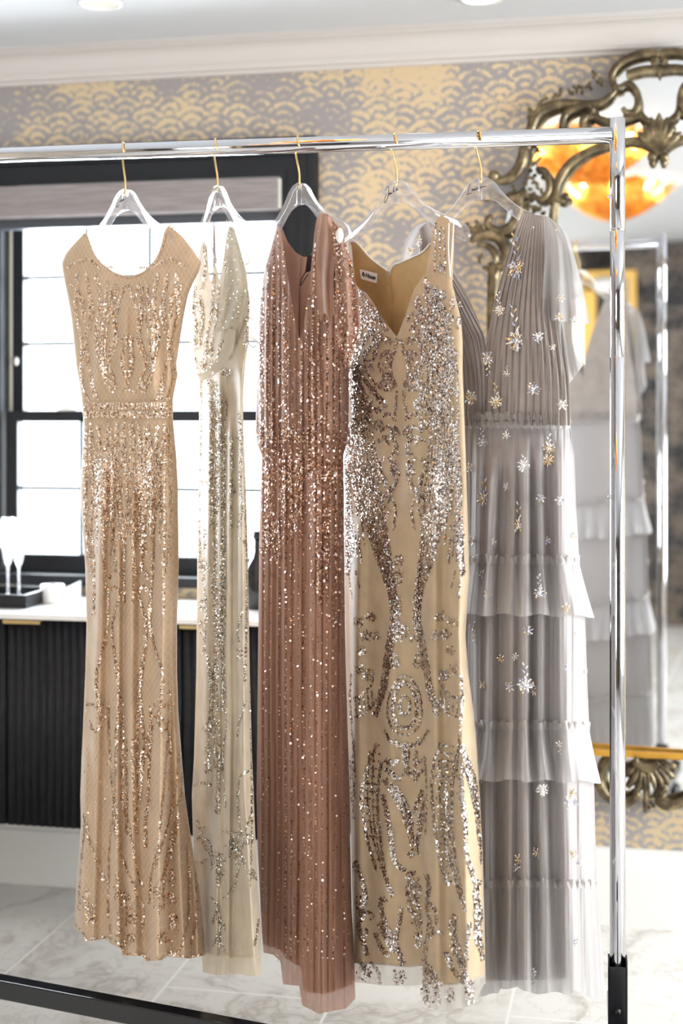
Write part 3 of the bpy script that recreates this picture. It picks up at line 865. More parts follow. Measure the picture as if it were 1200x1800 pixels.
# ---------------------------------------------------------------- rack
R0 = npy([0.551, 2.84, 0.0]); R1 = npy([-0.733, 3.056, 0.0])
RD = (R1 - R0) / np.linalg.norm(R1 - R0)            # from the right post to the left
RT = npy([RD[1], -RD[0], 0.0]); RT = RT if RT[1] < 0 else -RT   # towards the camera
ZBAR = EYE + (740 - 237) / F * 2.84
RLEN = 1.74
rack = thing('clothes_rack', tuple(R0), 'chrome rolling clothes rack with black base holding five gowns', 'clothes rack')
RB = 0.0165
v, f = tube_vf([R0 + RD * 0.012 + npy([0, 0, ZBAR]), R0 + RD * (RLEN - 0.012) + npy([0, 0, ZBAR])], RB, 32); mk('rail', v, f, M['chrome'], rack)
zpost = lambda py: EYE - (py - HZ) / F * 2.84
def post(p):
    def seg(name, z0, z1, r):
        v, f = lathe_vf([(0.0005, z0), (r - 0.001, z0), (r, z0 + 0.001), (r, z1 - 0.001), (r - 0.001, z1), (0.0005, z1)], (p[0], p[1], 0), 32)
        return mk(name, v, f, M['chrome'], rack)
    u = seg('upper_post', zpost(403), zpost(208), 0.0152)
    seg('collar', zpost(317), zpost(310), 0.0142); seg('collar', zpost(406), zpost(401), 0.0158)
    seg('inner_post', zpost(640), zpost(404), 0.0148); seg('lower_post', 0.145, zpost(628), 0.0157)
    for py, px in ((346, -0.016), (873, -0.016)):
        b = npy(p) + npy([px, -0.004, zpost(py)])
        v, f = ball_vf(b, 0.0045); mk('spring_button', v, f, M['chrome'], rack)
    s = MB()
    zt = zpost(1694)
    for q in ((-0.019, 0.019, 0.016, 0.019), (-0.019, -0.016, -0.019, 0.016), (0.016, 0.019, -0.019, 0.016)):
        vv, ff = box_vf(q[0], q[1], q[2], q[3], 0.105, zt + 0.012); s.add(vv, ff)
    vv, ff = box_vf(-0.019, 0.019, -0.019, -0.016, 0.105, zt); s.add(vv, ff)
    vv = np.concatenate(s.v); a = math.atan2(-RD[1], -RD[0])
    vv = np.stack([vv[:, 0] * math.cos(a) - vv[:, 1] * math.sin(a) + p[0], vv[:, 0] * math.sin(a) + vv[:, 1] * math.cos(a) + p[1], vv[:, 2]], -1)
    mk('sleeve', vv, s.f, M['bsteel'], rack, False)
    v, f = tube_vf([npy([p[0], p[1], 0]) + RT * 0.018 + npy([0, 0, 0.17]), npy([p[0], p[1], 0]) + RT * 0.026 + npy([0, 0, 0.17])], 0.006, 12); mk('bolt', v, f, M['bsteel'], rack)
PL = R0 + RD * RLEN
post(R0); post(PL)
def beam(name, a, b, w, z0, z1, mat):
    a, b = npy(a)[:2], npy(b)[:2]; t = (b - a) / np.linalg.norm(b - a); s = np.array([-t[1], t[0]]) * w / 2
    v = [(*(a + s), z0), (*(a - s), z0), (*(b - s), z0), (*(b + s), z0), (*(a + s), z1), (*(a - s), z1), (*(b - s), z1), (*(b + s), z1)]
    o = mk(name, v, [(0, 3, 2, 1), (4, 5, 6, 7), (0, 1, 5, 4), (1, 2, 6, 5), (2, 3, 7, 6), (3, 0, 4, 7)], mat, rack, False)
    m = o.modifiers.new('weld', 'BEVEL'); m.width = 0.003; m.segments = 3
    return o
zbase = 0.14
def gp(px, py, z=zbase):
    t = (EYE - z) * F / (py - HZ); return npy([(px - 600) / F * t, t])
a0, a1 = gp(0, 1716), gp(440, 1799); dd = (a1 - a0) / np.linalg.norm(a1 - a0)
def cross_at(p):       # where the base bar's line crosses the foot line through p
    A = np.array([[dd[0], -RT[0]], [dd[1], -RT[1]]]); s = np.linalg.solve(A, np.array([p[0], p[1]]) - a0); return a0 + dd * s[0]
qa, qb = cross_at(R0), cross_at(PL)
for p, q in ((R0, qa), (PL, qb)):
    k1 = np.dot(q - p[:2], RT[:2]); far, near = min(-0.16, k1 - 0.03), max(0.16, k1 + 0.03)
    beam('foot', p[:2] + RT[:2] * near, p[:2] + RT[:2] * far, 0.036, 0.105, 0.140, M['bsteel'])
    for s in (near - 0.03, far + 0.03):
        c = np.array([*(p[:2] + RT[:2] * s), 0])
        mb = MB(); mb.add(*tube_vf([c + npy([-0.011, 0, 0.032]), c + npy([0.011, 0, 0.032])], 0.032, 20)); wh = mb.build('caster_wheel', M['bsteel'], rack)
        v, f = tube_vf([c + npy([0, 0, 0.06]), c + npy([0, 0, 0.108])], 0.008, 10); mk('caster_stem', v, f, M['chrome'], rack)
beam('base_bar', qa, qb, 0.036, 0.098, 0.1385, M['bsteel'])

# ---------------------------------------------------------------- hangers
def rack_Y(px):
    r = npy([(px - 600) / F, 1.0]); A = np.array([[r[0], -RD[0]], [r[1], -RD[1]]])
    return float(np.linalg.solve(A, R0[:2])[0])
HOUT = [(0, .0), (.018, .003), (.036, .013), (.052, .029), (.078, .051), (.115, .073), (.158, .091), (.194, .104), (.212, .118), (.216, .135), (.206, .143), (.190, .136), (.158, .121), (.125, .105), (.095, .088), (.068, .068), (.045, .053), (.022, .046), (0, .044)]
def hanger(px, py_neck, tanphi, label, width=0.44, writing=None, wr_px=None):
    """clear hanger: px of the hook, py of the neck's top; turned by tanphi about the hook (right arm nearer)"""
    Y = rack_Y(px)
    c = npy(P(px + 3, py_neck, Y))
    phi = math.atan(tanphi); hv = npy([math.cos(phi), -math.sin(phi), 0]); hn = npy([-math.sin(phi), -math.cos(phi), 0])
    t = thing('dress_hanger', tuple(c), label, 'hanger', 'clear hangers on the rail')
    right = cr(HOUT, 4)
    full = np.vstack([right, (right * [-1, 1])[::-1][1:-1]]) * [width / 0.43, 1]
    k = len(full); th = 0.0055
    fr = [c + hv * u - npy([0, 0, z]) + hn * th for u, z in full]; bk = [c + hv * u - npy([0, 0, z]) - hn * th for u, z in full]
    f = []
    half = len(right); nr = half
    idx_r = list(range(nr)); idx_l = [0] + [k - i for i in range(1, nr - 1)] + [nr - 1]
    for side_ in (idx_r, idx_l):           # ladder of quads between the outer and inner edge of each arm
        m_ = len(side_)
        i, j = 0, m_ - 1
        while j - i > 2:
            q = (side_[i], side_[i + 1], side_[j - 1], side_[j])
            f.append(q); f.append(tuple(k + x for x in q[::-1])); i += 1; j -= 1
        q = tuple(side_[x] for x in range(i, j + 1)); f.append(q); f.append(tuple(k + x for x in q[::-1]))
    for i in range(k): f.append((i, (i + 1) % k, k + (i + 1) % k, k + i))
    o = mk('hanger_body', np.array(fr + bk), f, M['acrylic'], t, True)
    o.modifiers.new('bev', 'BEVEL').width = 0.0022; o.modifiers['bev'].segments = 2; o.modifiers['bev'].limit_method = 'ANGLE'
    # hook: up behind the rail, over it and down its front
    br = npy([c[0], 0, 0]); bar = npy([(px - 600) / F * Y, Y, ZBAR + (c[1] - c[1])])
    # rail centre beside this hook
    s = np.dot(bar - R0, RD); bar = R0 + RD * s; bar[2] = ZBAR
    R = RB + 0.0028; sw = npy([0.0065, 0, 0]); back = -RT
    pts = [c + npy([0, 0, -0.012]), c + npy([0, 0, 0.018]), c + npy([-0.003, 0, 0.034]) + back * 0.004]
    zlow = ZBAR - 0.020
    pts.append(npy([bar[0] - 0.006, bar[1], zlow]) + back * (R * 0.75))
    for a in np.linspace(-20, 200, 12):
        q = math.radians(a); pts.append(bar + back * (R * math.cos(q)) + npy([0, 0, R * math.sin(q)]) + sw * ((a - 90) / 110))
    tip = bar - back * R + sw * 1.0; 
    v, f = tube_vf(cr(pts, 5), 0.0023, 10, up=(1, 0.02, 0)); mk('hook', v, f, M['brass'], t)
    if writing:
        d = hn * (th + 0.0012)
        mbw = MB()
        for st in writing:
            q = [c + hv * (((x - px - 3) / F * Y) / math.cos(phi)) - npy([0, 0, (y - py_neck) / F * Y]) + d for x, y in st]
            mbw.add(*tube_vf(cr(np.array(q), 5), 0.00065, 5, up=hn))
        mbw.build('lettering', M['ink'], t)
    return dict(c=c, hv=hv, hn=hn, Y=Y, thing=t)
def scaled(pts, s, ox, oy): return [(x / s + ox, y / s + oy) for x, y in pts]
CARA = [scaled(q, 20, 190, 320) for q in ([(520, 470), (440, 450), (365, 560), (330, 720), (345, 850), (410, 830), (440, 770)], [(540, 650), (490, 650), (470, 690), (510, 695), (550, 640), (545, 690)], [(570, 690), (580, 630), (605, 640)], [(650, 610), (610, 620), (600, 665), (635, 655), (655, 610), (655, 665)])]
JACKIE = [scaled(q, 17.14, 670, 310) for q in ([(195, 375), (270, 275), (300, 320), (290, 560), (215, 735), (180, 735), (185, 610), (240, 510)], [(345, 480), (310, 500), (305, 535), (335, 525), (350, 485), (355, 525)], [(405, 475), (375, 490), (370, 520), (405, 515)], [(455, 310), (430, 480)], [(470, 430), (435, 465), (475, 475)], [(505, 420), (498, 465)], [(510, 355), (514, 348)], [(530, 440), (560, 395), (535, 400), (530, 445), (575, 440)])]
LAUREN = [scaled(q, 17.14, 815, 310) for q in ([(270, 185), (230, 300), (190, 480)], [(160, 525), (220, 500), (310, 490)], [(360, 370), (320, 390), (315, 420), (345, 410), (365, 370), (370, 410)], [(385, 375), (385, 405), (415, 400), (425, 360), (425, 400)], [(440, 400), (455, 350), (490, 350)], [(545, 365), (575, 335), (560, 330), (545, 365), (580, 375)], [(600, 365), (610, 330), (630, 330), (640, 355), (670, 330), (690, 350), (710, 320)])]
TAN = [0.95, 2.1, 1.6, 1.25, 0.85]
HG = [hanger(217, 333, TAN[0], 'clear hanger at the far left of the rail carrying the champagne sequin gown', 0.34, CARA),
      hanger(379, 327, TAN[1], 'clear hanger second from the left carrying the ivory lace gown', 0.40),
      hanger(523, 322, TAN[2], 'clear hanger in the middle of the rail carrying the rose pink beaded gown', 0.40),
      hanger(694, 318, TAN[3], 'clear hanger second from the right with script lettering, carrying the silver damask gown', 0.42, JACKIE),
      hanger(842, 312, TAN[4], 'clear hanger nearest the chrome post with script lettering, carrying the grey tulle gown', 0.37, LAUREN)]
# ================================================================ gowns
def fabric(name, col, rough=0.7, transl=0.25, sheen=0.3, col2=None, net=None, nscale=18, var=0.12):
    """cloth: diffuse with some light through it; net = (cell width, cell height, thread colour)"""
    m, nt, b, out = newmat(name); g = NG(nt)
    vec, x, y, z = g.coords()
    n = g.noise(vec, nscale, 3, 0.6)
    c = npy(col)
    base = g.ramp(n, [(0.3, tuple(c * (1 - var))), (0.7, tuple(np.clip(c * (1 + var), 0, 1)))])
    if net:
        cw, ch, tc = net
        u = g.m('DIVIDE', x, cw); v = g.m('DIVIDE', z, ch)
        l1 = g.m('ABSOLUTE', g.m('SUBTRACT', g.m('FRACT', g.m('ADD', g.m('ADD', u, v), 500.0)), 0.5))
        l2 = g.m('ABSOLUTE', g.m('SUBTRACT', g.m('FRACT', g.m('ADD', g.m('SUBTRACT', u, v), 500.0)), 0.5))
        line = g.m('GREATER_THAN', g.m('MAXIMUM', l1, l2), 0.43)
        base = g.mix(g.m('MULTIPLY', line, 0.55), base, tc)
    nt.links.new(base, b.inputs['Base Color'])
    setin(b, Roughness=rough, Sheen_Weight=sheen, Sheen_Roughness=0.4, Specular_IOR_Level=0.25)
    tl = g.node('ShaderNodeBsdfTranslucent'); nt.links.new(base, tl.inputs[0])
    nt.links.new(g.shader_mix(transl, b.outputs[0], tl.outputs[0]), out.inputs[0])
    return m

def tulle(name, col, cover, rough=0.8):
    """sheer net: lets part of the light straight through"""
    m, nt, b, out = newmat(name); g = NG(nt)
    setin(b, Base_Color=col, Roughness=rough, Sheen_Weight=0.2, Specular_IOR_Level=0.2)
    tl = g.node('ShaderNodeBsdfTranslucent', Color=col); tp = g.node('ShaderNodeBsdfTransparent')
    lw = nt.nodes.new('ShaderNodeLayerWeight'); lw.inputs[0].default_value = 0.5
    fac = g.m('MULTIPLY_ADD', g.m('POWER', lw.outputs['Facing'], 2.0), 0.5 * (1 - cover), cover, clamp=True)
    a = g.shader_mix(0.42, b.outputs[0], tl.outputs[0])
    nt.links.new(g.shader_mix(fac, tp.outputs[0], a), out.inputs[0])
    return m

def sequin_mat(name, stops, rough=0.2, metal=1.0):
    m, nt, b, out = newmat(name); g = NG(nt)
    ge = nt.nodes.new('ShaderNodeNewGeometry')
    nt.links.new(g.ramp(ge.outputs['Random Per Island'], stops), b.inputs['Base Color'])
    setin(b, Roughness=rough, Metallic=metal)
    return m

HEX = np.arange(6) * PI / 3
class Gown:
    def __init__(s, name, hook, tan, sil, thick, ridges=(), steps=(), label='', group='gowns on the rack', ripple=None, fold=1.0, kink=None):
        s.kink = kink
        s.hook, s.tan = hook, tan
        s.Y0 = rack_Y(hook)
        q = npy(sil); s.py, s.xl, s.xr = q[:, 0], q[:, 1], q[:, 2]
        t = npy(thick); s.ty, s.tt = t[:, 0], t[:, 1]
        s.ridges = [(npy(r[0]), r[1], r[2] * fold) for r in ridges]
        s.steps = [(npy(r[0]), r[1], r[2]) for r in steps]
        s.ripple = ripple
        c = P(hook, 420, s.Y0)
        s.root = thing(name, c, label, 'dress', group)
    def edges(s, py): return np.interp(py, s.py, s.xl), np.interp(py, s.py, s.xr)
    def a_of(s, px, py):
        l, r = s.edges(py); return np.clip(2 * (px - l) / np.maximum(r - l, 1e-3) - 1, -1, 1)
    def plane(s, px, py=None):
        """the hanging plane, turned about the hook; beyond the kink the near side seam folds back"""
        u = npy(px) - s.hook; y = -u * s.tan
        if s.kink and py is not None:
            k, t2, w = s.kink; q = (npy(px) - k) / w
            y = y + (s.tan + t2) * w * np.logaddexp(0, q) * np.clip((npy(py) - 430) / 220, 0, 1)
        return s.Y0 + y / F * s.Y0
    def Y(s, px, py, side=1, lift=0.0):
        px = npy(px); py = npy(py)
        a = s.a_of(px, py); w = np.sqrt(np.maximum(0, 1 - a * a))
        th = np.interp(py, s.ty, s.tt)
        y = s.plane(px, py)
        d = th * w
        k = np.minimum(1, w * 2.2)
        for pts, wd, amp in s.ridges:
            cx = np.interp(py, pts[:, 1], pts[:, 0]); f = np.clip((py - pts[0, 1]) / 60, 0, 1) * np.clip((pts[-1, 1] - py) / 40 + 0.6, 0, 1)
            d = d + amp * k * f * np.exp(-((px - cx) / wd) ** 2)
        for pts, wd, amp in s.steps:
            cx = np.interp(py, pts[:, 1], pts[:, 0]); f = np.clip((py - pts[0, 1]) / 80, 0, 1)
            d = d + amp * k * f / (1 + np.exp(-(px - cx) / wd))
        if s.ripple is not None: d = d + s.ripple(px, py, a) * k
        if side > 0: return y - d - lift
        return y + th * w * 0.8 + lift
    def solve(s, fn, a):
        """row where each column a meets the curve fn(px)"""
        py = np.full(len(a), s.py[0] + 60.0)
        for _ in range(60):
            l, r = s.edges(py); px = l + (a + 1) / 2 * (r - l)
            py = 0.5 * py + 0.5 * fn(px)
        return py
    def ring(s, name, top, bot, mat, top_back=None, bot_back=None, n=110, step=5.0, lift=0.0, parent=None, back=True, wave=None):
        """cloth between two curves, right round the body (front + back)"""
        a = -np.cos(np.linspace(0, PI, n)); a = 0.55 * a + 0.45 * np.linspace(-1, 1, n)
        fn = lambda c: (lambda px: np.interp(px, npy(c)[:, 0], npy(c)[:, 1]))
        tF, bF = s.solve(fn(top), a), s.solve(fn(bot), a)
        cols = [(a, tF, bF, 1)]
        if back:
            ab = a[::-1][1:-1]
            tB = s.solve(fn(top_back or top), ab); bB = s.solve(fn(bot_back or bot), ab)
            cols.append((ab, tB, bB, -1))
        rows = int(max(4, np.max(bF - tF) / step))
        v = np.linspace(0, 1, rows)[:, None]
        out = []
        for aa, t, b, side in cols:
            py = t[None, :] + (b - t)[None, :] * v
            l, r = s.edges(py); px = l + (aa[None, :] + 1) / 2 * (r - l)
            Y = s.Y(px, py, side, lift)
            if wave is not None: Y, px, py = wave(Y, px, py, aa[None, :] + 0 * py, v + 0 * py, side)
            out.append(np.stack([(px - 600) / F * Y, Y, EYE - (py - HZ) / F * Y], -1))
        V = np.concatenate(out, axis=1); nc = V.shape[1]
        return mk(name, V.reshape(-1, 3), [tuple(q) for q in grid_f(rows, nc, back).tolist()], mat, parent or s.root)
    def surf(s, px, py, lift=0.0):
        Y = s.Y(px, py, 1, lift)
        return np.stack([(px - 600) / F * Y, Y, EYE - (py - HZ) / F * Y], -1)
    def sequins(s, name, P2, mat, r=0.0017, tilt=0.28, lift=0.0022, parent=None, rv=0.25, kind=True, sides=6, elong=1.0):
        """little discs sewn on at pixel positions P2 on the front"""
        P2 = npy(P2); px, py = P2[:, 0], P2[:, 1]
        l, r_ = s.edges(py); ok = (px > l + 1) & (px < r_ - 1)
        px, py = px[ok], py[ok]
        c = s.surf(px, py, lift); e = 1.5
        dx = s.surf(px + e, py, lift) - s.surf(px - e, py, lift); dy = s.surf(px, py + e, lift) - s.surf(px, py - e, lift)
        nn = np.cross(dx, dy); nn /= np.maximum(np.linalg.norm(nn, axis=1, keepdims=True), 1e-12)
        nn *= np.where(nn[:, 1:2] > 0, -1, 1)
        nn = nn + rng.normal(0, tilt, nn.shape); nn /= np.linalg.norm(nn, axis=1, keepdims=True)
        k = len(c); up = np.array([0, 0, 1.0]) + rng.normal(0, 0.15, (k, 3))
        t1 = np.cross(nn, up); t1 /= np.linalg.norm(t1, axis=1, keepdims=True); t2 = np.cross(nn, t1)
        rr = r * (1 + rng.uniform(-rv, rv, k))
        ang = np.arange(sides) * 2 * PI / sides
        V = c[:, None, :] + rr[:, None, None] * (np.cos(ang)[None, :, None] * t1[:, None, :] + elong * np.sin(ang)[None, :, None] * t2[:, None, :])
        fa = np.arange(k * sides).reshape(k, sides)
        o = mk(name, V.reshape(-1, 3), [tuple(q) for q in fa.tolist()], mat, parent or s.root, False)
        if kind: o['kind'] = 'stuff'
        return o

DENS = 1.0
def strand(pts, width=3.0, dens=0.16, n=10, mirror=None, taper=False):
    """random sequin positions along a curve"""
    q = cr(npy(pts), n); seg = np.linalg.norm(np.diff(q, axis=0), axis=1); L = np.concatenate([[0], np.cumsum(seg)])
    cnt = max(2, int(L[-1] * max(width, 2.2) * dens * DENS))
    t = np.sort(rng.uniform(0, L[-1], cnt))
    x = np.interp(t, L, q[:, 0]); y = np.interp(t, L, q[:, 1])
    tx = np.gradient(x) + 1e-6; ty = np.gradient(y) + 1e-6; ln = np.hypot(tx, ty)
    o = rng.uniform(-0.5, 0.5, cnt) * width
    if taper: o = o * np.sin(PI * np.clip(t / L[-1], 0.05, 0.95)) ** 0.7
    return np.stack([x - ty / ln * o, y + tx / ln * o], -1)
def beads(pts, gap, jit=0.5, n=10):
    """a single row of beads at a given gap (pixels)"""
    q = cr(npy(pts), n); seg = np.linalg.norm(np.diff(q, axis=0), axis=1); L = np.concatenate([[0], np.cumsum(seg)])
    t = np.arange(0, L[-1], gap) + rng.normal(0, jit, len(np.arange(0, L[-1], gap)))
    return np.stack([np.interp(t, L, q[:, 0]) + rng.normal(0, jit * 0.5, len(t)), np.interp(t, L, q[:, 1])], -1)
def blob(cx, cy, rx, ry, dens=0.10):
    cnt = int(PI * rx * ry * dens); a = rng.uniform(0, 2 * PI, cnt); r = np.sqrt(rng.uniform(0, 1, cnt))
    return np.stack([cx + rx * r * np.cos(a), cy + ry * r * np.sin(a)], -1)
def curl(cx, cy, r, turns=1.4, a0=0.0, width=3.0, dens=0.16, hand=1):
    t = np.linspace(0, 1, 14); a = a0 + hand * turns * 2 * PI * t; rr = r * (1 - 0.8 * t)
    return strand(np.stack([cx + rr * np.cos(a), cy + rr * np.sin(a)], -1), width, dens, 4)
def floret(cx, cy, r, n=6, dens=0.14):
    out = [blob(cx, cy, r * 0.25, r * 0.25, 0.3)]
    for k in range(n):
        a = 2 * PI * k / n + rng.uniform(0, 0.5)
        out.append(blob(cx + r * 0.62 * math.cos(a), cy + r * 0.62 * math.sin(a), r * 0.34, r * 0.34, dens))
    return np.concatenate(out)
def leafy(cx, cy, L, ang, w=0.32, dens=0.18):
    """leaf with a midrib: dense beads inside a pointed oval"""
    t = rng.uniform(0, 1, int(L * L * w * 1.2 * dens) + 6); h = w * L * 0.5 * np.sin(PI * t) ** 0.8
    o = rng.uniform(-1, 1, len(t)) * h; ca, sa = math.cos(ang), math.sin(ang)
    return np.stack([cx + L * t * ca - o * sa, cy + L * t * sa + o * ca], -1)
def mirror_pts(g, P2, axis):
    """mirror positions about a line axis = [(px,py),...] in the gown's own width"""
    P2 = npy(P2); ax = npy(axis); a0 = g.a_of(np.interp(P2[:, 1], ax[:, 1], ax[:, 0]), P2[:, 1])
    a = g.a_of(P2[:, 0], P2[:, 1]); b = 2 * a0 - a
    l, r = g.edges(P2[:, 1]); px = l + (b + 1) / 2 * (r - l)
    q = np.stack([px, P2[:, 1]], -1)
    return q[np.abs(b) < 0.985]

def panel(name, Lc, Rc, Yfn, mat, parent, nu=40, step=4.0, both=None, zig=None):
    """loose cloth between a left and a right edge curve (pixels), depth from Yfn(px, py, u, v)"""
    Lp, Rp = cr(npy(Lc), 10), cr(npy(Rc), 10)
    def res(q, n):
        seg = np.linalg.norm(np.diff(q, axis=0), axis=1); L = np.concatenate([[0], np.cumsum(seg)])
        t = np.linspace(0, L[-1], n); return np.stack([np.interp(t, L, q[:, 0]), np.interp(t, L, q[:, 1])], -1)
    nv = int(max(np.linalg.norm(np.diff(Lp, axis=0), axis=1).sum(), np.linalg.norm(np.diff(Rp, axis=0), axis=1).sum()) / step) + 3
    Lr, Rr = res(Lp, nv), res(Rp, nv)
    u = np.linspace(0, 1, nu)[None, :, None]
    q = Lr[:, None, :] * (1 - u) + Rr[:, None, :] * u
    U = np.repeat(u[:, :, 0], nv, 0); V = np.repeat(np.linspace(0, 1, nv)[:, None], nu, 1)
    px, py = q[..., 0], q[..., 1]
    if zig is not None: px, py = zig(px, py, U, V)
    Y = Yfn(px, py, U, V)
    Vt = np.stack([(px - 600) / F * Y, Y, EYE - (py - HZ) / F * Y], -1)
    return mk(name, Vt.reshape(-1, 3), [tuple(t) for t in grid_f(nv, nu).tolist()], mat, parent)

def cords(mbp, pts2, Y, r):
    q = [npy(P(x, y, Y if np.isscalar(Y) else Y(x))) for x, y in pts2]
    mbp.add(*tube_vf(cr(np.array(q), 8), r, 6))

def on_panel(o, n, mat, name, r, lift=0.003):
    """sequins scattered over a loose cloth mesh"""
    me = o.data; L = obj_loc(o)
    ids = rng.integers(0, len(me.polygons), n); V = []
    for i in ids:
        p = me.polygons[int(i)]; c = npy(p.center) + npy(L); nn = npy(p.normal); nn = nn if nn[1] < 0 else -nn
        c = c + nn * lift + rng.normal(0, 0.001, 3); m_ = nn + rng.normal(0, 0.3, 3); m_ /= np.linalg.norm(m_)
        t1 = np.cross(m_, [0, 0, 1.0]); t1 /= np.linalg.norm(t1); t2 = np.cross(m_, t1); q = r * rng.uniform(0.7, 1.2)
        V.append([c + q * (math.cos(a) * t1 + math.sin(a) * t2) for a in HEX])
    s = mk(name, np.array(V).reshape(-1, 3), [tuple(x) for x in np.arange(n * 6).reshape(n, 6).tolist()], mat, o, False); s['kind'] = 'stuff'

# ---------------------------------------------------------------- 1: champagne gown
DENS = 2.5
M['champ'] = fabric('champagne_net', (0.60, 0.425, 0.28), 0.6, 0.10, 0.35, net=(0.0105, 0.018, (0.74, 0.60, 0.45)))
M['champ_seq'] = sequin_mat('rose_gold_sequins', [(0.0, (0.66, 0.45, 0.33)), (0.3, (0.86, 0.66, 0.52)), (0.55, (0.95, 0.81, 0.69)), (0.8, (0.99, 0.94, 0.88)), (0.97, (0.98, 0.66, 0.36))], 0.16)
sil = [(396, 146, 300), (412, 140, 318), (445, 115, 343), (462, 108, 354), (480, 110, 348), (500, 114, 338), (520, 118, 330), (560, 125, 322), (600, 129, 316), (640, 133, 310), (660, 137, 312), (700, 143, 304), (735, 146, 304), (760, 147, 306), (800, 144, 310), (860, 141, 313), (900, 143, 313), (950, 147, 314), (1000, 150, 314), (1100, 152, 311), (1180, 150, 311), (1250, 147, 313), (1300, 145, 317), (1340, 143, 320), (1400, 141, 325), (1450, 142, 332), (1500, 139, 340), (1560, 134, 350), (1600, 132, 355), (1640, 130, 358), (1700, 131, 362)]
g1 = Gown('champagne_gown', 217, TAN[0], sil, [(396, 0.022), (460, 0.034), (560, 0.045), (700, 0.040), (840, 0.06), (1200, 0.045), (1500, 0.055), (1700, 0.065)],
    ridges=[([(182, 780), (175, 1100), (168, 1400), (160, 1700)], 11, 0.014), ([(208, 900), (206, 1200), (204, 1450), (208, 1700)], 9, 0.015), ([(232, 820), (230, 1200), (232, 1450), (238, 1700)], 10, 0.013),
            ([(290, 760), (287, 1100), (282, 1350), (275, 1700)], 12, 0.022), ([(305, 1000), (308, 1250), (316, 1500), (325, 1700)], 9, 0.014), ([(340, 1400), (345, 1550), (350, 1700)], 8, 0.012), ([(150, 1300), (145, 1700)], 8, 0.014),
            ([(180, 500), (170, 690)], 9, 0.006), ([(262, 510), (270, 690)], 9, 0.007), ([(222, 500), (218, 690)], 7, 0.006), ([(300, 490), (296, 690)], 8, 0.006)],
    steps=[([(262, 760), (262, 1000), (268, 1250), (262, 1450), (256, 1700)], 3.0, -0.012), ([(188, 1250), (189, 1700)], 2.0, 0.008)],
    fold=3.0, kink=(285, 0.4, 8), label='champagne net gown with cap sleeves and rose gold sequins, far left on the rack')
top1 = [(100, 470), (108, 462), (115, 446), (130, 428), (146, 412), (152, 415), (158, 430), (168, 452), (185, 470), (205, 482), (228, 487), (250, 480), (265, 468), (278, 450), (286, 428), (291, 408), (297, 398), (310, 406), (330, 425), (345, 444), (355, 457), (365, 470)]
topb = [(100, 470), (108, 462), (115, 446), (130, 428), (146, 412), (154, 420), (175, 462), (200, 484), (228, 491), (250, 486), (270, 470), (286, 440), (297, 398), (310, 406), (330, 425), (345, 444), (355, 457), (365, 470)]
hem1 = [(120, 1622), (130, 1627), (145, 1643), (150, 1655), (188, 1650), (194, 1658), (213, 1667), (216, 1680), (250, 1680), (257, 1690), (283, 1688), (293, 1681), (333, 1685), (357, 1680), (370, 1676)]
b = g1.ring('bodice', top1, [(100, 707), (380, 706)], M['champ'], topb)
sk = g1.ring('skirt', [(100, 733), (380, 731)], hem1, M['champ'])
wb = g1.ring('waistband', [(100, 706), (380, 704)], [(100, 736), (380, 734)], M['champ'], lift=0.004)
AX1 = [(222, 400), (224, 700), (226, 1000), (228, 1350), (238, 1700)]
S = [strand(top1[4:18], 3.2, 0.2)]
half = [[(118, 470), (150, 455), (175, 470), (200, 470)], [(135, 480), (132, 540), (143, 600), (142, 660), (152, 700)], [(150, 480), (158, 540), (150, 600), (158, 660), (166, 700)], [(168, 480), (175, 530), (168, 590), (176, 640), (190, 680), (203, 672)],
        [(188, 495), (184, 550), (178, 610), (186, 660), (203, 674)], [(203, 500), (196, 545), (202, 590), (190, 630), (196, 660)], [(221, 500), (211, 525), (203, 560), (205, 590), (216, 600)], [(220, 590), (214, 620), (216, 650), (222, 668)],
        [(124, 500), (140, 520), (146, 560)], [(210, 690), (222, 684)]]
for h in half:
    q = strand(h, 4.6, 0.17); S += [q, mirror_pts(g1, q, AX1)]
    if rng.uniform() < 0.6:
        h2 = [(x + rng.uniform(-3, 3) + 5, y + 8) for x, y in h]; q = strand(h2, 2.6, 0.14); S += [q, mirror_pts(g1, q, AX1)]
g1.sequins('sequin_embroidery', np.concatenate(S), M['champ_seq'], 0.0018, parent=b)
S = [np.stack([rng.uniform(146, 304, 1300), 706 + rng.choice([0, 1], 1300) * 15 + rng.uniform(2, 13, 1300)], -1)]
g1.sequins('sequin_embroidery', np.concatenate(S), M['champ_seq'], 0.0018, lift=0.0065, parent=wb)
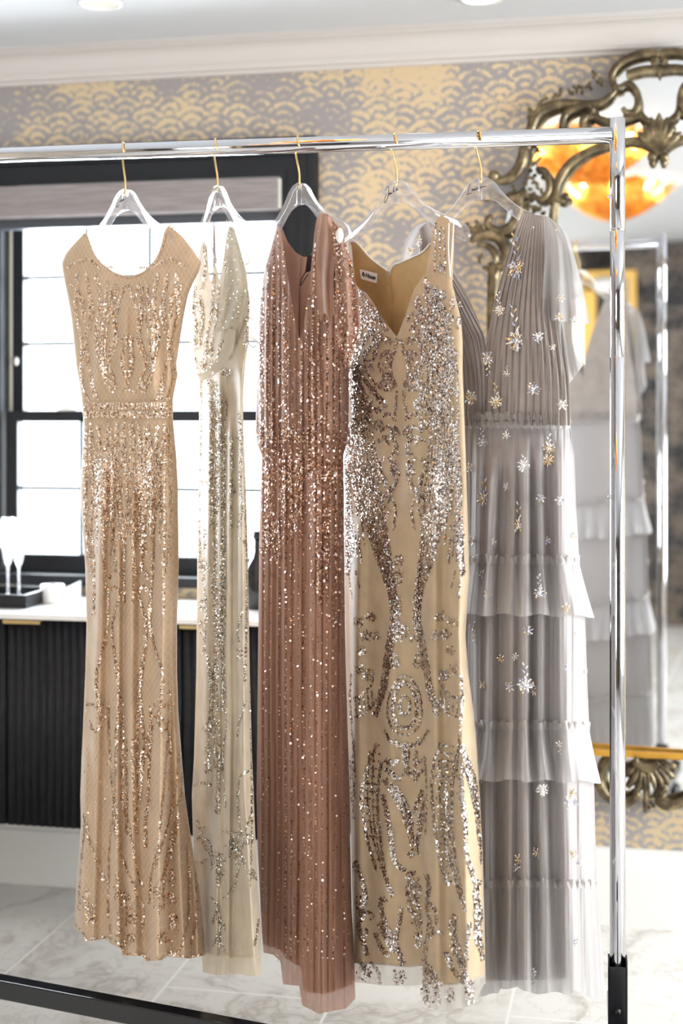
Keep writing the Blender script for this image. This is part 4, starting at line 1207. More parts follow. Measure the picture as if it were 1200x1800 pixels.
half = [[(160, 745), (158, 800), (163, 860), (160, 920), (165, 1000), (164, 1080)], [(172, 745), (176, 800), (172, 860), (180, 920), (184, 1000), (190, 1080), (184, 1130), (170, 1180), (170, 1220), (184, 1245)],
        [(190, 742), (186, 800), (196, 850), (198, 910), (200, 960), (203, 1000)], [(207, 742), (203, 790), (208, 850), (215, 920), (217, 980), (214, 1020)], [(218, 742), (214, 780), (219, 830), (222, 880), (222, 930)],
        [(150, 760), (152, 840), (149, 900), (156, 960), (160, 1010)], [(192, 1018), (200, 1004), (212, 1008), (217, 1030), (206, 1060), (198, 1090), (199, 1140), (206, 1190), (214, 1240)], [(192, 1042), (200, 1030), (210, 1040)],
        [(203, 1070), (197, 1110), (203, 1160), (210, 1200), (206, 1260), (203, 1300)], [(150, 1240), (160, 1238), (172, 1246), (178, 1265), (170, 1285), (161, 1280), (159, 1265)], [(190, 1240), (192, 1300), (197, 1380), (205, 1440), (208, 1490)],
        [(214, 1250), (215, 1330), (214, 1400), (226, 1450)], [(146, 1430), (158, 1480), (172, 1520), (184, 1550)], [(168, 1180), (175, 1250), (188, 1262)], [(222, 940), (216, 1000), (219, 1060)], [(222, 1300), (223, 1400), (222, 1470)]]
S = []
for h in half:
    q = strand(h, 4.8, 0.17); S += [q, mirror_pts(g1, q, AX1)]
for k in range(46):        # dense shimmer over the hips that thins out downwards
    x = rng.uniform(146, 222); L = rng.uniform(50, 170); y0 = rng.uniform(742, 840)
    q = strand([(x, y0), (x + rng.uniform(-5, 7), y0 + L * 0.5), (x + rng.uniform(-4, 12), y0 + L)], 2.6, 0.10); S += [q, mirror_pts(g1, q, AX1)]
for h in ([(205, 1300), (200, 1400), (200, 1450), (214, 1505), (236, 1560), (250, 1592), (250, 1640)], [(225, 1440), (235, 1500), (250, 1560)], [(294, 1300), (287, 1400), (278, 1480), (266, 1540), (262, 1590)], [(318, 1300), (306, 1400), (292, 1462), (270, 1530)],
          [(312, 1430), (300, 1480), (290, 1520), (288, 1600)], [(330, 1490), (332, 1560), (328, 1630), (312, 1675), (292, 1670)], [(345, 1520), (346, 1600), (335, 1660)], [(195, 1440), (191, 1520), (190, 1600), (195, 1648)], [(148, 1450), (141, 1540), (137, 1600)],
          [(312, 1330), (322, 1330), (318, 1400), (304, 1420)], [(280, 1260), (262, 1290), (246, 1340), (242, 1390)], [(268, 1300), (252, 1340), (246, 1400)], [(270, 1255), (285, 1262), (296, 1290), (300, 1330)]):
    S.append(strand(h, 4.2, 0.16))
for cx, cy, rx, ry in ((150, 1585, 12, 26), (163, 1610, 9, 22), (208, 1560, 10, 30), (216, 1590, 16, 26), (233, 1608, 12, 22), (276, 1580, 8, 34), (300, 1545, 10, 18), (302, 1580, 12, 14), (306, 1620, 11, 22), (206, 1630, 12, 16), (290, 1650, 14, 12), (225, 1650, 16, 12)):
    for k in range(5):
        S.append(curl(cx + rng.uniform(-0.6, 0.6) * rx, cy + rng.uniform(-0.7, 0.7) * ry, rng.uniform(4, 8), rng.uniform(0.6, 1.2), rng.uniform(0, 6), 2.4, 0.18, rng.choice([-1, 1])))
    S.append(blob(cx, cy, rx, ry, 0.04))
S.append(strand([(132, 1624), (146, 1641), (152, 1652), (188, 1648), (214, 1664), (217, 1676), (252, 1678), (258, 1686), (283, 1685), (294, 1678), (333, 1682), (356, 1677)], 3, 0.16))
for k in range(9):
    x = rng.uniform(150, 345); S.append(np.stack([x + rng.uniform(-6, 6, 14), rng.uniform(1200, 1500, 14)], -1))
g1.sequins('sequin_embroidery', np.concatenate(S), M['champ_seq'], 0.00185, parent=sk)
# bound neckline, zip pull and the inner loop by the left shoulder
mb = MB()
q = [npy(g1.surf(npy([x]), npy([y]), 0.001)[0]) for x, y in cr(npy(top1[4:17]), 5)]
mb.add(*tube_vf(np.array(q), 0.0022, 8)); mb.build('neck_binding', M['champ'], g1.root)

# ---------------------------------------------------------------- 2: ivory gown (seen almost edge on)
M['ivory'] = fabric('ivory_satin', (0.58, 0.485, 0.365), 0.5, 0.18, 0.25)
M['ivory_tulle'] = tulle('ivory_tulle', (0.80, 0.70, 0.54), 0.55)
M['ivory_chiffon'] = tulle('ivory_chiffon', (0.64, 0.57, 0.45), 0.72)
M['ivory_seq'] = sequin_mat('silver_beads', [(0.0, (0.34, 0.30, 0.23)), (0.3, (0.60, 0.55, 0.46)), (0.6, (0.80, 0.77, 0.70)), (1.0, (0.96, 0.95, 0.92))], 0.18)
M['cord'] = simple('pink_cord', (0.55, 0.36, 0.30), 0.6)
sil = [(394, 354, 410), (430, 350, 420), (470, 345, 431), (490, 341, 434), (530, 336, 439), (600, 337, 437), (640, 341, 431), (665, 349, 429), (700, 350, 427), (760, 350, 428), (860, 349, 432), (950, 347, 435), (1060, 346, 437), (1180, 345, 439), (1330, 341, 443), (1400, 337, 446), (1500, 340, 450), (1640, 352, 458), (1720, 357, 459)]
g2 = Gown('ivory_gown', 379, TAN[1], sil, [(394, 0.018), (480, 0.026), (560, 0.04), (700, 0.035), (900, 0.045), (1400, 0.05), (1720, 0.06)],
    ridges=[([(368, 660), (366, 1000), (362, 1400)], 8, 0.015), ([(386, 640), (386, 1000), (383, 1350), (378, 1720)], 7, 0.017), ([(404, 700), (403, 1000), (402, 1300), (398, 1720)], 8, 0.017), ([(424, 640), (425, 1000), (428, 1400), (440, 1720)], 8, 0.018), ([(432, 1400), (450, 1720)], 6, 0.012)],
    steps=[([(413, 620), (414, 900), (410, 1200), (390, 1420), (372, 1560), (368, 1720)], 2.5, 0.014)],
    fold=2.3, label='ivory tulle gown with silver beaded vines, second from the left, hung nearly edge on')
top2 = [(330, 545), (337, 528), (343, 490), (349, 450), (354, 428), (359, 424), (364, 434), (368, 490), (372, 496), (377, 464), (381, 470), (385, 492), (389, 480), (393, 452), (398, 415), (403, 397), (410, 400), (418, 424), (428, 460), (435, 490), (441, 528)]
b = g2.ring('bodice', top2, [(330, 668), (445, 666)], M['ivory'], [(330, 545), (345, 480), (354, 428), (366, 520), (380, 560), (395, 500), (404, 398), (420, 440), (441, 528)], n=80)
sk = g2.ring('skirt', [(330, 664), (445, 662)], [(340, 1668), (380, 1680), (420, 1684), (465, 1688)], M['ivory'], n=90)
hm = g2.ring('sheer_hem', [(340, 1664), (380, 1676), (420, 1680), (465, 1684)], [(350, 1708), (380, 1714), (420, 1712), (440, 1716), (462, 1713)], M['ivory_tulle'], n=80, lift=0.002)
S = []
for pts in ([(343, 500), (338, 540), (344, 580), (340, 620), (350, 660)], [(376, 480), (372, 540), (362, 600), (358, 650)], [(384, 500), (378, 560), (368, 620)], [(404, 402), (401, 440), (400, 480)], [(412, 410), (420, 450), (426, 490)], [(350, 520), (356, 560), (350, 600)], [(359, 432), (360, 470), (354, 510)], [(430, 480), (436, 540), (430, 610)], [(380, 640), (390, 600), (400, 630)]):
    S.append(strand(pts, 5, 0.15))
for c in ((348, 575, 12), (346, 605, 11), (360, 640, 12), (395, 655, 9), (405, 410, 7), (400, 462, 8), (432, 430, 8), (350, 540, 10), (366, 620, 9), (414, 508, 8), (410, 520, 7), (390, 610, 9), (372, 650, 9)):
    S.append(floret(*c)); S.append(curl(c[0], c[1], c[2] * 1.1, 1.0, rng.uniform(0, 6), 2))
g2.sequins('beaded_lace', np.concatenate(S), M['ivory_seq'], 0.0017, 0.45, 0.003, b)
S = []
for x0, x1, x2, y0, y1, w in ((353, 352, 349, 665, 1000, 4), (368, 372, 370, 668, 930, 7), (378, 382, 378, 668, 1120, 8), (388, 392, 389, 690, 1250, 6), (374, 378, 374, 1010, 1330, 6), (384, 380, 383, 1100, 1430, 7), (398, 394, 396, 700, 1180, 4), (419, 424, 422, 720, 900, 5), (429, 431, 434, 690, 1200, 4), (360, 357, 362, 930, 1150, 5), (364, 370, 366, 1150, 1360, 4), (395, 398, 391, 1180, 1420, 3), (405, 408, 404, 770, 930, 5), (439, 441, 443, 1130, 1560, 3), (380, 384, 379, 700, 900, 6)):
    S.append(strand([(x0, y0), (x1, y0 * 0.66 + y1 * 0.34), (x2, y0 * 0.34 + y1 * 0.66), (x1 + rng.uniform(-2, 2), y1)], w, 0.13))
for pts in ([(414, 945), (428, 950), (436, 972)], [(425, 1075), (417, 1110), (420, 1130)], [(434, 1230), (420, 1270), (416, 1300)], [(438, 1355), (422, 1366), (418, 1400), (420, 1440), (424, 1470)], [(340, 1380), (355, 1376), (371, 1380)], [(443, 1425), (435, 1450), (427, 1470)], [(420, 1520), (410, 1560), (392, 1580)], [(370, 1575), (380, 1590), (386, 1620), (386, 1670)], [(455, 1615), (450, 1650), (446, 1664)], [(386, 1460), (402, 1464), (416, 1468)], [(344, 1476), (356, 1472), (370, 1485), (372, 1530)]):
    S.append(strand(pts, 3.6, 0.2))
for c in ((355, 995, 13), (356, 1065, 11), (385, 1030, 9), (420, 1150, 9), (368, 1280, 12), (366, 1320, 9), (374, 1225, 8), (424, 1476, 16), (410, 1490, 11), (438, 1476, 10), (382, 1510, 14), (444, 1535, 9), (421, 1510, 10), (386, 1530, 10), (376, 900, 8), (360, 850, 7), (420, 770, 7), (408, 860, 7)):
    S.append(floret(*c)); S.append(curl(c[0], c[1], c[2] * 1.05, 1.0, rng.uniform(0, 6), 2))
for c in ((352, 1460, 24, -1.9), (350, 1470, 20, -1.1), (366, 1512, 26, 3.0), (368, 1500, 26, -2.1), (430, 1478, 24, 2.0), (418, 1485, 26, 2.2), (424, 1500, 28, 1.3), (438, 1530, 22, 0.9), (380, 1600, 26, 1.8), (386, 1612, 26, 1.2), (384, 1640, 26, 2.0), (386, 1655, 22, 1.1), (384, 1530, 26, 1.6), (412, 1480, 22, 2.8), (360, 1340, 20, 1.5), (352, 1090, 26, 1.5), (371, 1180, 26, 1.6), (381, 1320, 30, 1.7), (424, 900, 30, 1.8)):
    S.append(leafy(*c))
g2.sequins('beaded_vines', np.concatenate(S), M['ivory_seq'], 0.0016, 0.45, 0.003, sk)
Yd2 = lambda off: (lambda px, py, u, v: g2.plane(np.clip(px, 345, 435)) - 0.062 - off - 0.012 * np.sin(u * 9 + v * 3) * v)
slv = panel('flutter_sleeve', [(404, 402), (396, 470), (388, 540), (375, 588)], [(412, 402), (428, 460), (436, 500), (424, 566)], Yd2(0.0), M['ivory_chiffon'], g2.root, 30)
on_panel(slv, 110, M['ivory_seq'], 'beaded_lace', 0.0018)
panel('flutter_sleeve', [(404, 440), (398, 520), (390, 580), (384, 612)], [(430, 480), (436, 540), (430, 560), (412, 606)], Yd2(-0.014), M['ivory_chiffon'], g2.root, 26)
panel('chiffon_tie', [(400, 575), (392, 605), (378, 636), (356, 656), (341, 652), (337, 630), (336, 600), (338, 570)], [(414, 582), (410, 612), (390, 648), (360, 668), (338, 666), (333, 636), (333, 600), (336, 570)], lambda px, py, u, v: g2.plane(np.clip(px, 345, 435)) - 0.07 - 0.006 * np.cos(u * PI), M['ivory_chiffon'], g2.root, 10)
mb = MB(); yc = lambda x: g2.plane(x) - 0.012
for pts in ([(366, 386), (367, 400), (372, 430), (378, 462)], [(398, 386), (396, 402), (387, 430), (379, 462)], [(380, 464), (378, 440), (377, 410), (375, 392)]):
    cords(mb, pts, yc, 0.0009)
    mb.build('hanging_cord', M['cord'], g2.root); mb = MB()
lc = []
for c in ((441, 560, 10, 0.4), (446, 575, 10, 1.0), (440, 600, 12, 0.2), (446, 606, 10, 0.7)):
    pass
mb = MB()
for pts in ([(436, 556), (444, 562), (449, 574), (446, 586)], [(436, 592), (446, 596), (454, 606)], [(434, 602), (444, 610), (450, 608)], [(432, 446), (438, 452), (436, 462), (430, 466)]):
    cords(mb, pts, lambda x: g2.plane(430) - 0.03, 0.0016)
    mb.build('lace_tendril', M['ivory_seq'], g2.root); mb = MB()

# ---------------------------------------------------------------- 3: rose gown
DENS = 1.3
M['rose'] = fabric('rose_tulle_layers', (0.38, 0.215, 0.155), 0.65, 0.2, 0.4)
M['rose_lining'] = fabric('rose_lining', (0.50, 0.29, 0.19), 0.45, 0.2, 0.2)
M['rose_tulle'] = tulle('rose_tulle', (0.60, 0.36, 0.27), 0.55)
M['rose_seq'] = sequin_mat('rose_sequins', [(0.0, (0.30, 0.16, 0.10)), (0.3, (0.60, 0.38, 0.29)), (0.55, (0.82, 0.60, 0.50)), (0.8, (0.95, 0.82, 0.75)), (1.0, (0.92, 0.62, 0.40))], 0.17)
M['tagblack'] = simple('black_label_satin', (0.012, 0.012, 0.012), 0.35)
sil = [(374, 489, 592), (395, 486, 594), (410, 483, 602), (440, 475, 609), (470, 465, 613), (520, 458, 616), (560, 455, 617), (600, 453, 617), (660, 452, 613), (720, 450, 613), (760, 449, 612), (783, 452, 608), (800, 460, 603), (860, 458, 604), (920, 456, 604), (1000, 455, 605), (1100, 454, 606), (1200, 453, 608), (1300, 452, 610), (1400, 451, 613), (1500, 453, 616), (1600, 458, 618), (1650, 461, 621), (1700, 465, 623), (1790, 470, 625)]
def rip3(px, py, a):
    f = np.clip((py - 400) / 200, 0, 1)
    return f * 0.0040 * np.sin(px * 0.62 + 0.6 * np.sin(py * 0.012)) + f * 0.002 * np.sin(px * 1.1 + py * 0.004)
g3 = Gown('rose_gown', 523, TAN[2], sil, [(374, 0.024), (450, 0.036), (560, 0.05), (760, 0.055), (800, 0.045), (1000, 0.05), (1400, 0.055), (1790, 0.07)],
    ridges=[([(472, 420), (470, 700), (475, 790)], 8, 0.010), ([(500, 520), (505, 780)], 7, 0.009), ([(575, 400), (572, 600), (580, 780)], 9, 0.014), ([(596, 420), (598, 760)], 7, 0.008), ([(500, 800), (503, 1100), (510, 1450), (525, 1790)], 8, 0.012), ([(523, 820), (525, 1200), (520, 1500), (508, 1790)], 7, 0.012), ([(555, 800), (556, 1100), (560, 1400), (568, 1790)], 10, 0.018), ([(580, 860), (578, 1100), (582, 1400), (590, 1790)], 8, 0.018), ([(600, 900), (599, 1200), (604, 1500), (612, 1790)], 7, 0.014)],
    steps=[([(542, 780), (543, 1000), (541, 1250), (537, 1500), (528, 1790)], 2.2, 0.028)], ripple=rip3,
    kink=(550, 1.1, 8), label='rose pink beaded gown with V neck and flutter sleeves, middle of the rack')
V3 = [(445, 470), (476, 436), (483, 410), (488, 397), (491, 396), (494, 410), (502, 462), (512, 525), (521, 578), (527, 598), (533, 576), (541, 520), (548, 455), (552, 410), (556, 386), (562, 376), (575, 376), (590, 394), (601, 408), (612, 440), (622, 470)]
B3 = [(445, 470), (476, 436), (483, 410), (488, 397), (495, 400), (506, 426), (520, 444), (534, 452), (545, 450), (556, 430), (563, 376), (575, 376), (590, 394), (601, 408), (612, 440), (622, 470)]
b = g3.ring('bodice', V3, [(440, 779), (470, 783), (500, 776), (540, 774), (580, 770), (620, 768)], M['rose'], B3, lift=0.014)
sk = g3.ring('skirt', [(440, 762), (640, 760)], [(450, 1655), (470, 1662), (492, 1670), (507, 1688), (528, 1700), (534, 1742), (568, 1748), (600, 1738), (630, 1724)], M['rose_lining'], n=130)
ov = g3.ring('tulle_overskirt', [(440, 764), (640, 762)], [(450, 1672), (480, 1678), (493, 1690), (497, 1730), (526, 1733), (531, 1767), (560, 1782), (590, 1776), (608, 1773), (624, 1756)], M['rose_tulle'], n=130, lift=0.005)
# lining of the back, its zip, the black label and its ribbon loop
v, f = tube_vf(np.array([npy(P(x, y, g3.Y(x, y, -1) - 0.003)) for x, y in cr(npy([(529, 452), (527, 500), (526, 560), (526, 620)]), 6)]), 0.0016, 6); mk('zip', v, f, M['rose'], g3.root)
q = [npy(P(x, y, float(g3.Y(x, y, -1)) - 0.006)) for x, y in ((540, 450), (553, 447), (551, 474), (536, 480))]
mk('brand_label', q + [p + npy([0, 0.0012, 0]) for p in q], [(3, 2, 1, 0), (4, 5, 6, 7), (0, 1, 5, 4), (1, 2, 6, 5), (2, 3, 7, 6), (3, 0, 4, 7)], M['tagblack'], g3.root, False)
mb = MB(); cords(mb, [(538, 476), (530, 490), (527, 502), (532, 496), (541, 482)], lambda x: float(g3.Y(535, 480, -1)) - 0.008, 0.0011); mb.build('ribbon_loop', M['tagblack'], g3.root)
S = []
for k in range(34):
    x = rng.uniform(452, 612); y0 = 400 + abs(x - 530) * 0.2 if x > 550 or x < 500 else 600
    if 494 < x < 556: y0 = max(y0, 598 - abs(x - 527) * 6.4)
    x2 = x + rng.uniform(-6, 6)
    S.append(beads([(x, y0), ((x + x2) / 2 + rng.uniform(-3, 3), (y0 + 780) / 2), (x2, 778)], rng.uniform(4.0, 7.5), 0.9))
cnt = 1000
px = rng.uniform(450, 612, cnt); py = 420 + 360 * rng.uniform(0, 1, cnt) ** 0.62; S.append(np.stack([px, py], -1))
px = rng.uniform(450, 612, 500); S.append(np.stack([px, 778 - np.abs(rng.normal(0, 18, 500))], -1))
P3 = np.concatenate(S); topy = np.interp(P3[:, 0], npy(V3)[:, 0], npy(V3)[:, 1]); P3 = P3[P3[:, 1] > topy + 3]
g3.sequins('sequin_beads', P3, M['rose_seq'], 0.0019, 0.35, 0.0165, b, 0.35, sides=8)
S = []
for x0, x1, gap in ((463, 461, 8), (466, 468, 10), (480, 466, 16), (492, 488, 9), (500, 502, 6), (504, 503, 7), (511, 511, 6), (517, 518, 7), (524, 524, 9), (531, 534, 10), (538, 536, 8), (548, 540, 7), (552, 548, 9), (558, 556, 6), (566, 566, 11), (574, 574, 7), (584, 586, 5), (592, 592, 6), (598, 604, 5), (603, 612, 6)):
    S.append(beads([(x0, 790), ((x0 * 2 + x1) / 3 + rng.uniform(-2, 2), 1080), ((x0 + 2 * x1) / 3 + rng.uniform(-2, 2), 1370), (x1, 1690)], gap, 1.6))
for k in range(60):        # clustered spray over the hips, in points that run down
    x = rng.choice([470, 500, 520, 540, 562, 585, 600]) + rng.uniform(-10, 10); y0 = rng.uniform(780, 850); L = rng.uniform(40, 190) * (1.25 if 545 < x < 600 else 0.8)
    S.append(strand([(x, y0), (x + rng.uniform(-5, 5), y0 + L / 2), (x + rng.uniform(-4, 4), y0 + L)], 4, 0.075))
for c in ((492, 915, 40, 2.6), (490, 912, 44, 2.25), (490, 920, 56, 2.0), (488, 925, 66, 1.6), (500, 905, 36, 3.0), (486, 935, 60, 2.3), (560, 1000, 60, 1.5), (566, 960, 50, 1.6)):
    S.append(leafy(c[0], c[1], c[2], c[3], 0.22, 0.12))
cnt = 700; py = 780 + np.abs(rng.normal(0, 75, cnt)); S.append(np.stack([rng.uniform(458, 604, cnt), py], -1))
cnt = 350; S.append(np.stack([rng.uniform(575, 612, cnt), rng.uniform(780, 1100, cnt)], -1))
g3.sequins('sequin_beads', np.concatenate(S), M['rose_seq'], 0.0019, 0.35, 0.0085, ov, 0.35, sides=8)
def Ys3(off, amp): return lambda px, py, u, v: g3.plane(np.clip(px, 480, 600)) - 0.048 - off - amp * np.sin(u * 12 + v * 2.5) * (0.3 + v) + 0.05 * np.clip(u - 0.6, 0, 1)
def hemzig(px, py, U, V): return px, py + 10 * np.sin(U * 14) * np.clip(V - 0.6, 0, 1) * 2
panel('flutter_sleeve', [(563, 377), (556, 440), (556, 500), (560, 556)], [(583, 382), (590, 430), (586, 500), (592, 562)], Ys3(0.016, 0.004), M['rose'], g3.root, 30, zig=hemzig)
sv = panel('flutter_sleeve', [(586, 392), (588, 450), (590, 520), (594, 600)], [(598, 402), (617, 460), (627, 510), (634, 574)], Ys3(0.0, 0.008), M['rose'], g3.root, 34, zig=hemzig)
sv2 = panel('flutter_sleeve', [(590, 520), (592, 580), (600, 640)], [(630, 545), (628, 590), (612, 640)], Ys3(-0.012, 0.006), M['rose'], g3.root, 26, zig=hemzig)
for q in (sv, sv2): on_panel(q, 420, M['rose_seq'], 'sequin_beads', 0.0021)
v, f = ball_vf(P(597, 414, float(g3.plane(590)) - 0.075), 0.012, 0.6, 0.5, 1.25); mk('hanger_grip', v, f, M['white'], g3.root)

# ---------------------------------------------------------------- 4: silver damask gown
DENS = 2.3
M['nude'] = fabric('nude_tulle', (0.56, 0.425, 0.28), 0.6, 0.15, 0.3)
M['nude_lining'] = fabric('nude_lining', (0.64, 0.45, 0.22), 0.4, 0.2, 0.2)
M['nude_tulle'] = tulle('nude_tulle_hem', (0.74, 0.70, 0.64), 0.35)
M['silver_seq'] = sequin_mat('silver_sequins', [(0.0, (0.30, 0.24, 0.22)), (0.25, (0.50, 0.43, 0.41)), (0.55, (0.74, 0.70, 0.70)), (0.8, (0.90, 0.88, 0.88)), (0.97, (0.93, 0.76, 0.55))], 0.15)
M['label'] = simple('white_label', (0.78, 0.74, 0.72), 0.6)
M['piping'] = simple('white_piping', (0.86, 0.83, 0.78), 0.5)
sil = [(380, 608, 798), (425, 610, 798), (500, 612, 795), (520, 611, 800), (560, 609, 810), (600, 607, 813), (650, 606, 813), (760, 604, 817), (850, 603, 820), (940, 603, 823), (1017, 604, 825), (1070, 605, 821), (1117, 606, 818), (1183, 608, 823), (1250, 610, 832), (1317, 612, 838), (1400, 615, 843), (1500, 617, 848), (1600, 619, 851), (1700, 622, 853), (1790, 626, 854)]
g4 = Gown('silver_gown', 694, TAN[3], sil, [(380, 0.022), (430, 0.03), (520, 0.05), (640, 0.06), (800, 0.05), (950, 0.06), (1150, 0.05), (1500, 0.06), (1790, 0.07)],
    ridges=[([(632, 900), (628, 1200), (630, 1500), (632, 1790)], 12, 0.012), ([(690, 1050), (686, 1300), (676, 1600), (672, 1790)], 16, 0.012), ([(760, 780), (762, 1100), (765, 1400), (768, 1790)], 14, 0.014), ([(806, 900), (806, 1200), (815, 1500), (820, 1790)], 14, 0.016), ([(720, 620), (722, 900)], 16, 0.006)],
    steps=[([(744, 900), (746, 1150), (748, 1400), (744, 1790)], 1.8, 0.030), ([(617, 860), (619, 1200), (622, 1790)], 1.6, 0.014)],
    fold=2.5, label='nude gown with silver damask sequins and deep V neck, second from the right')
V4 = [(600, 470), (610, 432), (614, 426), (618, 432), (621, 470), (625, 500), (632, 508), (643, 514), (656, 532), (668, 552), (683, 574), (697, 592), (704, 576), (712, 556), (720, 528), (728, 507), (739, 492), (748, 480), (755, 440), (762, 404), (768, 382), (776, 378), (788, 386), (796, 400), (800, 470), (806, 520)]
B4 = [(600, 470), (610, 432), (614, 424), (622, 424), (632, 432), (650, 453), (668, 467), (680, 476), (684, 484), (690, 468), (704, 461), (723, 453), (742, 443), (756, 428), (764, 396), (768, 382), (776, 378), (788, 386), (796, 400), (800, 470), (806, 520)]
b = g4.ring('bodice', V4, [(590, 742), (830, 742)], M['nude'], B4, n=130)
bl = [(610, 424), (622, 424), (632, 432), (650, 453), (668, 467), (680, 476), (684, 484), (690, 468), (704, 461), (723, 453), (742, 443), (756, 428)]
ln = panel('back_lining', [(613, 424), (616, 460), (622, 520), (640, 600), (660, 660)], [(757, 426), (750, 470), (738, 520), (720, 590), (705, 660)], lambda px, py, u, v: g4.Y(px, py, -1) - 0.004 - 0.004 * np.exp(-((u - 0.5) / 0.03) ** 2), M['nude_lining'], g4.root, 60,
    zig=lambda px, py, U, V: (px, np.maximum(py, np.interp(px, npy(bl)[:, 0], npy(bl)[:, 1]))))
def line_on_back(name, pts, r, mat, off=0.006):
    q = np.array([npy(P(x, y, float(g4.Y(x, y, -1)) - off)) for x, y in cr(npy(pts), 6)]); v, f = tube_vf(q, r, 6); mk(name, v, f, mat, g4.root)
line_on_back('neck_piping', bl[:7], 0.0018, M['piping']); line_on_back('neck_piping', bl[6:], 0.0018, M['piping'])
line_on_back('zip', [(684, 484), (688, 520), (693, 560), (697, 596)], 0.0008, M['nude'], 0.009)
v, f = ball_vf(P(682, 478, float(g4.Y(682, 478, -1)) - 0.009), 0.0042, 0.7, 0.6, 1.3); mk('zip_pull', v, f, M['chrome'], g4.root)
# woven label with its lettering
Yl = float(g4.Y(645, 485, -1)) - 0.010
lq = [npy(P(x, y, Yl - (x - 632) / F * Yl * 0.9)) for x, y in ((632, 473), (663, 481), (662, 498), (634, 490))]
lab = mk('woven_label', lq + [p + npy([0, 0.001, 0]) for p in lq], [(3, 2, 1, 0), (4, 5, 6, 7), (0, 1, 5, 4), (1, 2, 6, 5), (2, 3, 7, 6), (3, 0, 4, 7)], M['label'], g4.root, False)
txt = bpy.data.curves.new('lettering', 'FONT'); txt.body = "f's House"; txt.size = 0.0125; txt.extrude = 0.0002; txt.offset = 0.00025; txt.space_character = 0.86
txt.materials.append(M['ink'])
to = bpy.data.objects.new('lettering', txt); COL.objects.link(to)
tm = bpy.data.meshes.new_from_object(to.evaluated_get(bpy.context.evaluated_depsgraph_get())); bpy.data.objects.remove(to)
to = bpy.data.objects.new('lettering', tm); COL.objects.link(to); to.parent = lab
ux = Vector(lq[1] - lq[0]).normalized(); uz = Vector(lq[0] - lq[3]); uz = (uz - ux * uz.dot(ux)).normalized(); un = ux.cross(uz)
mat_ = Matrix((ux, uz, un)).transposed().to_4x4(); org = Vector(lq[3]) + ux * 0.0005 + uz * 0.0065 - Vector((0, 0.0012, 0)) - Vector(obj_loc(lab))
to.matrix_local = Matrix.Translation(org) @ mat_ @ Matrix.Rotation(-0.03, 4, 'Z')
mb = MB(); cords(mb, [(791, 388), (797, 392), (794, 440), (791, 486)], lambda x: float(g4.plane(792)) - 0.02, 0.0012); cords(mb, [(791, 486), (788, 440), (789, 392)], lambda x: float(g4.plane(792)) - 0.02, 0.0012); mb.build('hanging_loop', M['piping'], g4.root)
sk = g4.ring('skirt', [(590, 738), (830, 738)], [(600, 1690), (623, 1693), (680, 1697), (713, 1700), (743, 1698), (746, 1728), (773, 1733), (800, 1731), (847, 1718), (860, 1712)], M['nude'], n=150)
hm = g4.ring('sheer_hem', [(600, 1686), (623, 1689), (680, 1693), (713, 1696), (743, 1694), (746, 1724), (773, 1729), (800, 1727), (847, 1714), (860, 1708)], [(610, 1724), (630, 1727), (670, 1732), (713, 1733), (743, 1731), (745, 1766), (767, 1775), (813, 1772), (833, 1763), (851, 1730), (860, 1726)], M['nude_tulle'], n=120, lift=0.002)
AX4 = [(700, 590), (706, 800), (712, 1000), (714, 1250), (712, 1400)]
def C3(pts): return scaled(pts, 3, 600, 200)
def C7(pts): return scaled(pts, 3, 580, 800)
def C13(pts): return scaled(pts, 3, 580, 1300)
S = []
two = lambda q: S.extend([q, mirror_pts(g4, q, AX4)])
for pts, w in (([(85, 930), (110, 970), (150, 1020), (200, 1080), (235, 1150)], 9), ([(70, 1000), (90, 1050), (130, 1100), (190, 1150), (215, 1200)], 8), ([(62, 1110), (110, 1115), (170, 1140), (205, 1190)], 6), ([(130, 1180), (85, 1260), (88, 1350), (140, 1430), (200, 1500), (240, 1545)], 8), ([(185, 1195), (130, 1270), (125, 1350), (170, 1420), (215, 1450)], 6),
               ([(75, 1200), (68, 1300), (90, 1400), (120, 1470)], 5), ([(120, 1540), (180, 1560), (240, 1545)], 6), ([(290, 1185), (280, 1250), (255, 1320), (265, 1380), (285, 1440)], 6), ([(290, 1460), (285, 1540), (280, 1600)], 5), ([(250, 1250), (262, 1300), (250, 1340)], 5), ([(215, 1600), (250, 1580), (285, 1620)], 6), ([(200, 1680), (245, 1650), (285, 1680)], 5), ([(190, 1730), (240, 1700), (285, 1740), (288, 1800)], 6), ([(95, 1480), (110, 1520), (100, 1560)], 4)):
    two(strand(C3(pts), w, 0.15))
two(curl(*C3([(245, 1195)])[0], 8, 1.3, 0, 4)); two(curl(*C3([(240, 1420)])[0], 14, 1.5, 0.5, 5)); two(curl(*C3([(200, 1640)])[0], 10, 1.2, 2, 4))
for k in range(8):         # swept bands from the side of the bust down to the waist
    d = k * 5.0
    two(strand([(613 + d * 0.25, 600 + k * 12), (611 + d * 0.5, 660), (618 + d * 0.8, 710), (622 + d, 745)], 3.2, 0.15))
    S.append(strand([(745 + d * 0.9, 480 + d * 1.5), (752 + d, 560), (742 + d * 1.7, 640), (738 + d * 1.9, 745)], 3.2, 0.12))
for x, y, r in ((652, 560, 9), (640, 545, 8), (775, 470, 7), (778, 520, 8), (790, 560, 9), (770, 590, 9), (795, 620, 9), (775, 660, 9), (800, 690, 8), (752, 520, 8), (740, 560, 8)):
    S.append(floret(x, y, r)); S.append(curl(x, y, r, 1.1, rng.uniform(0, 6), 2.4))
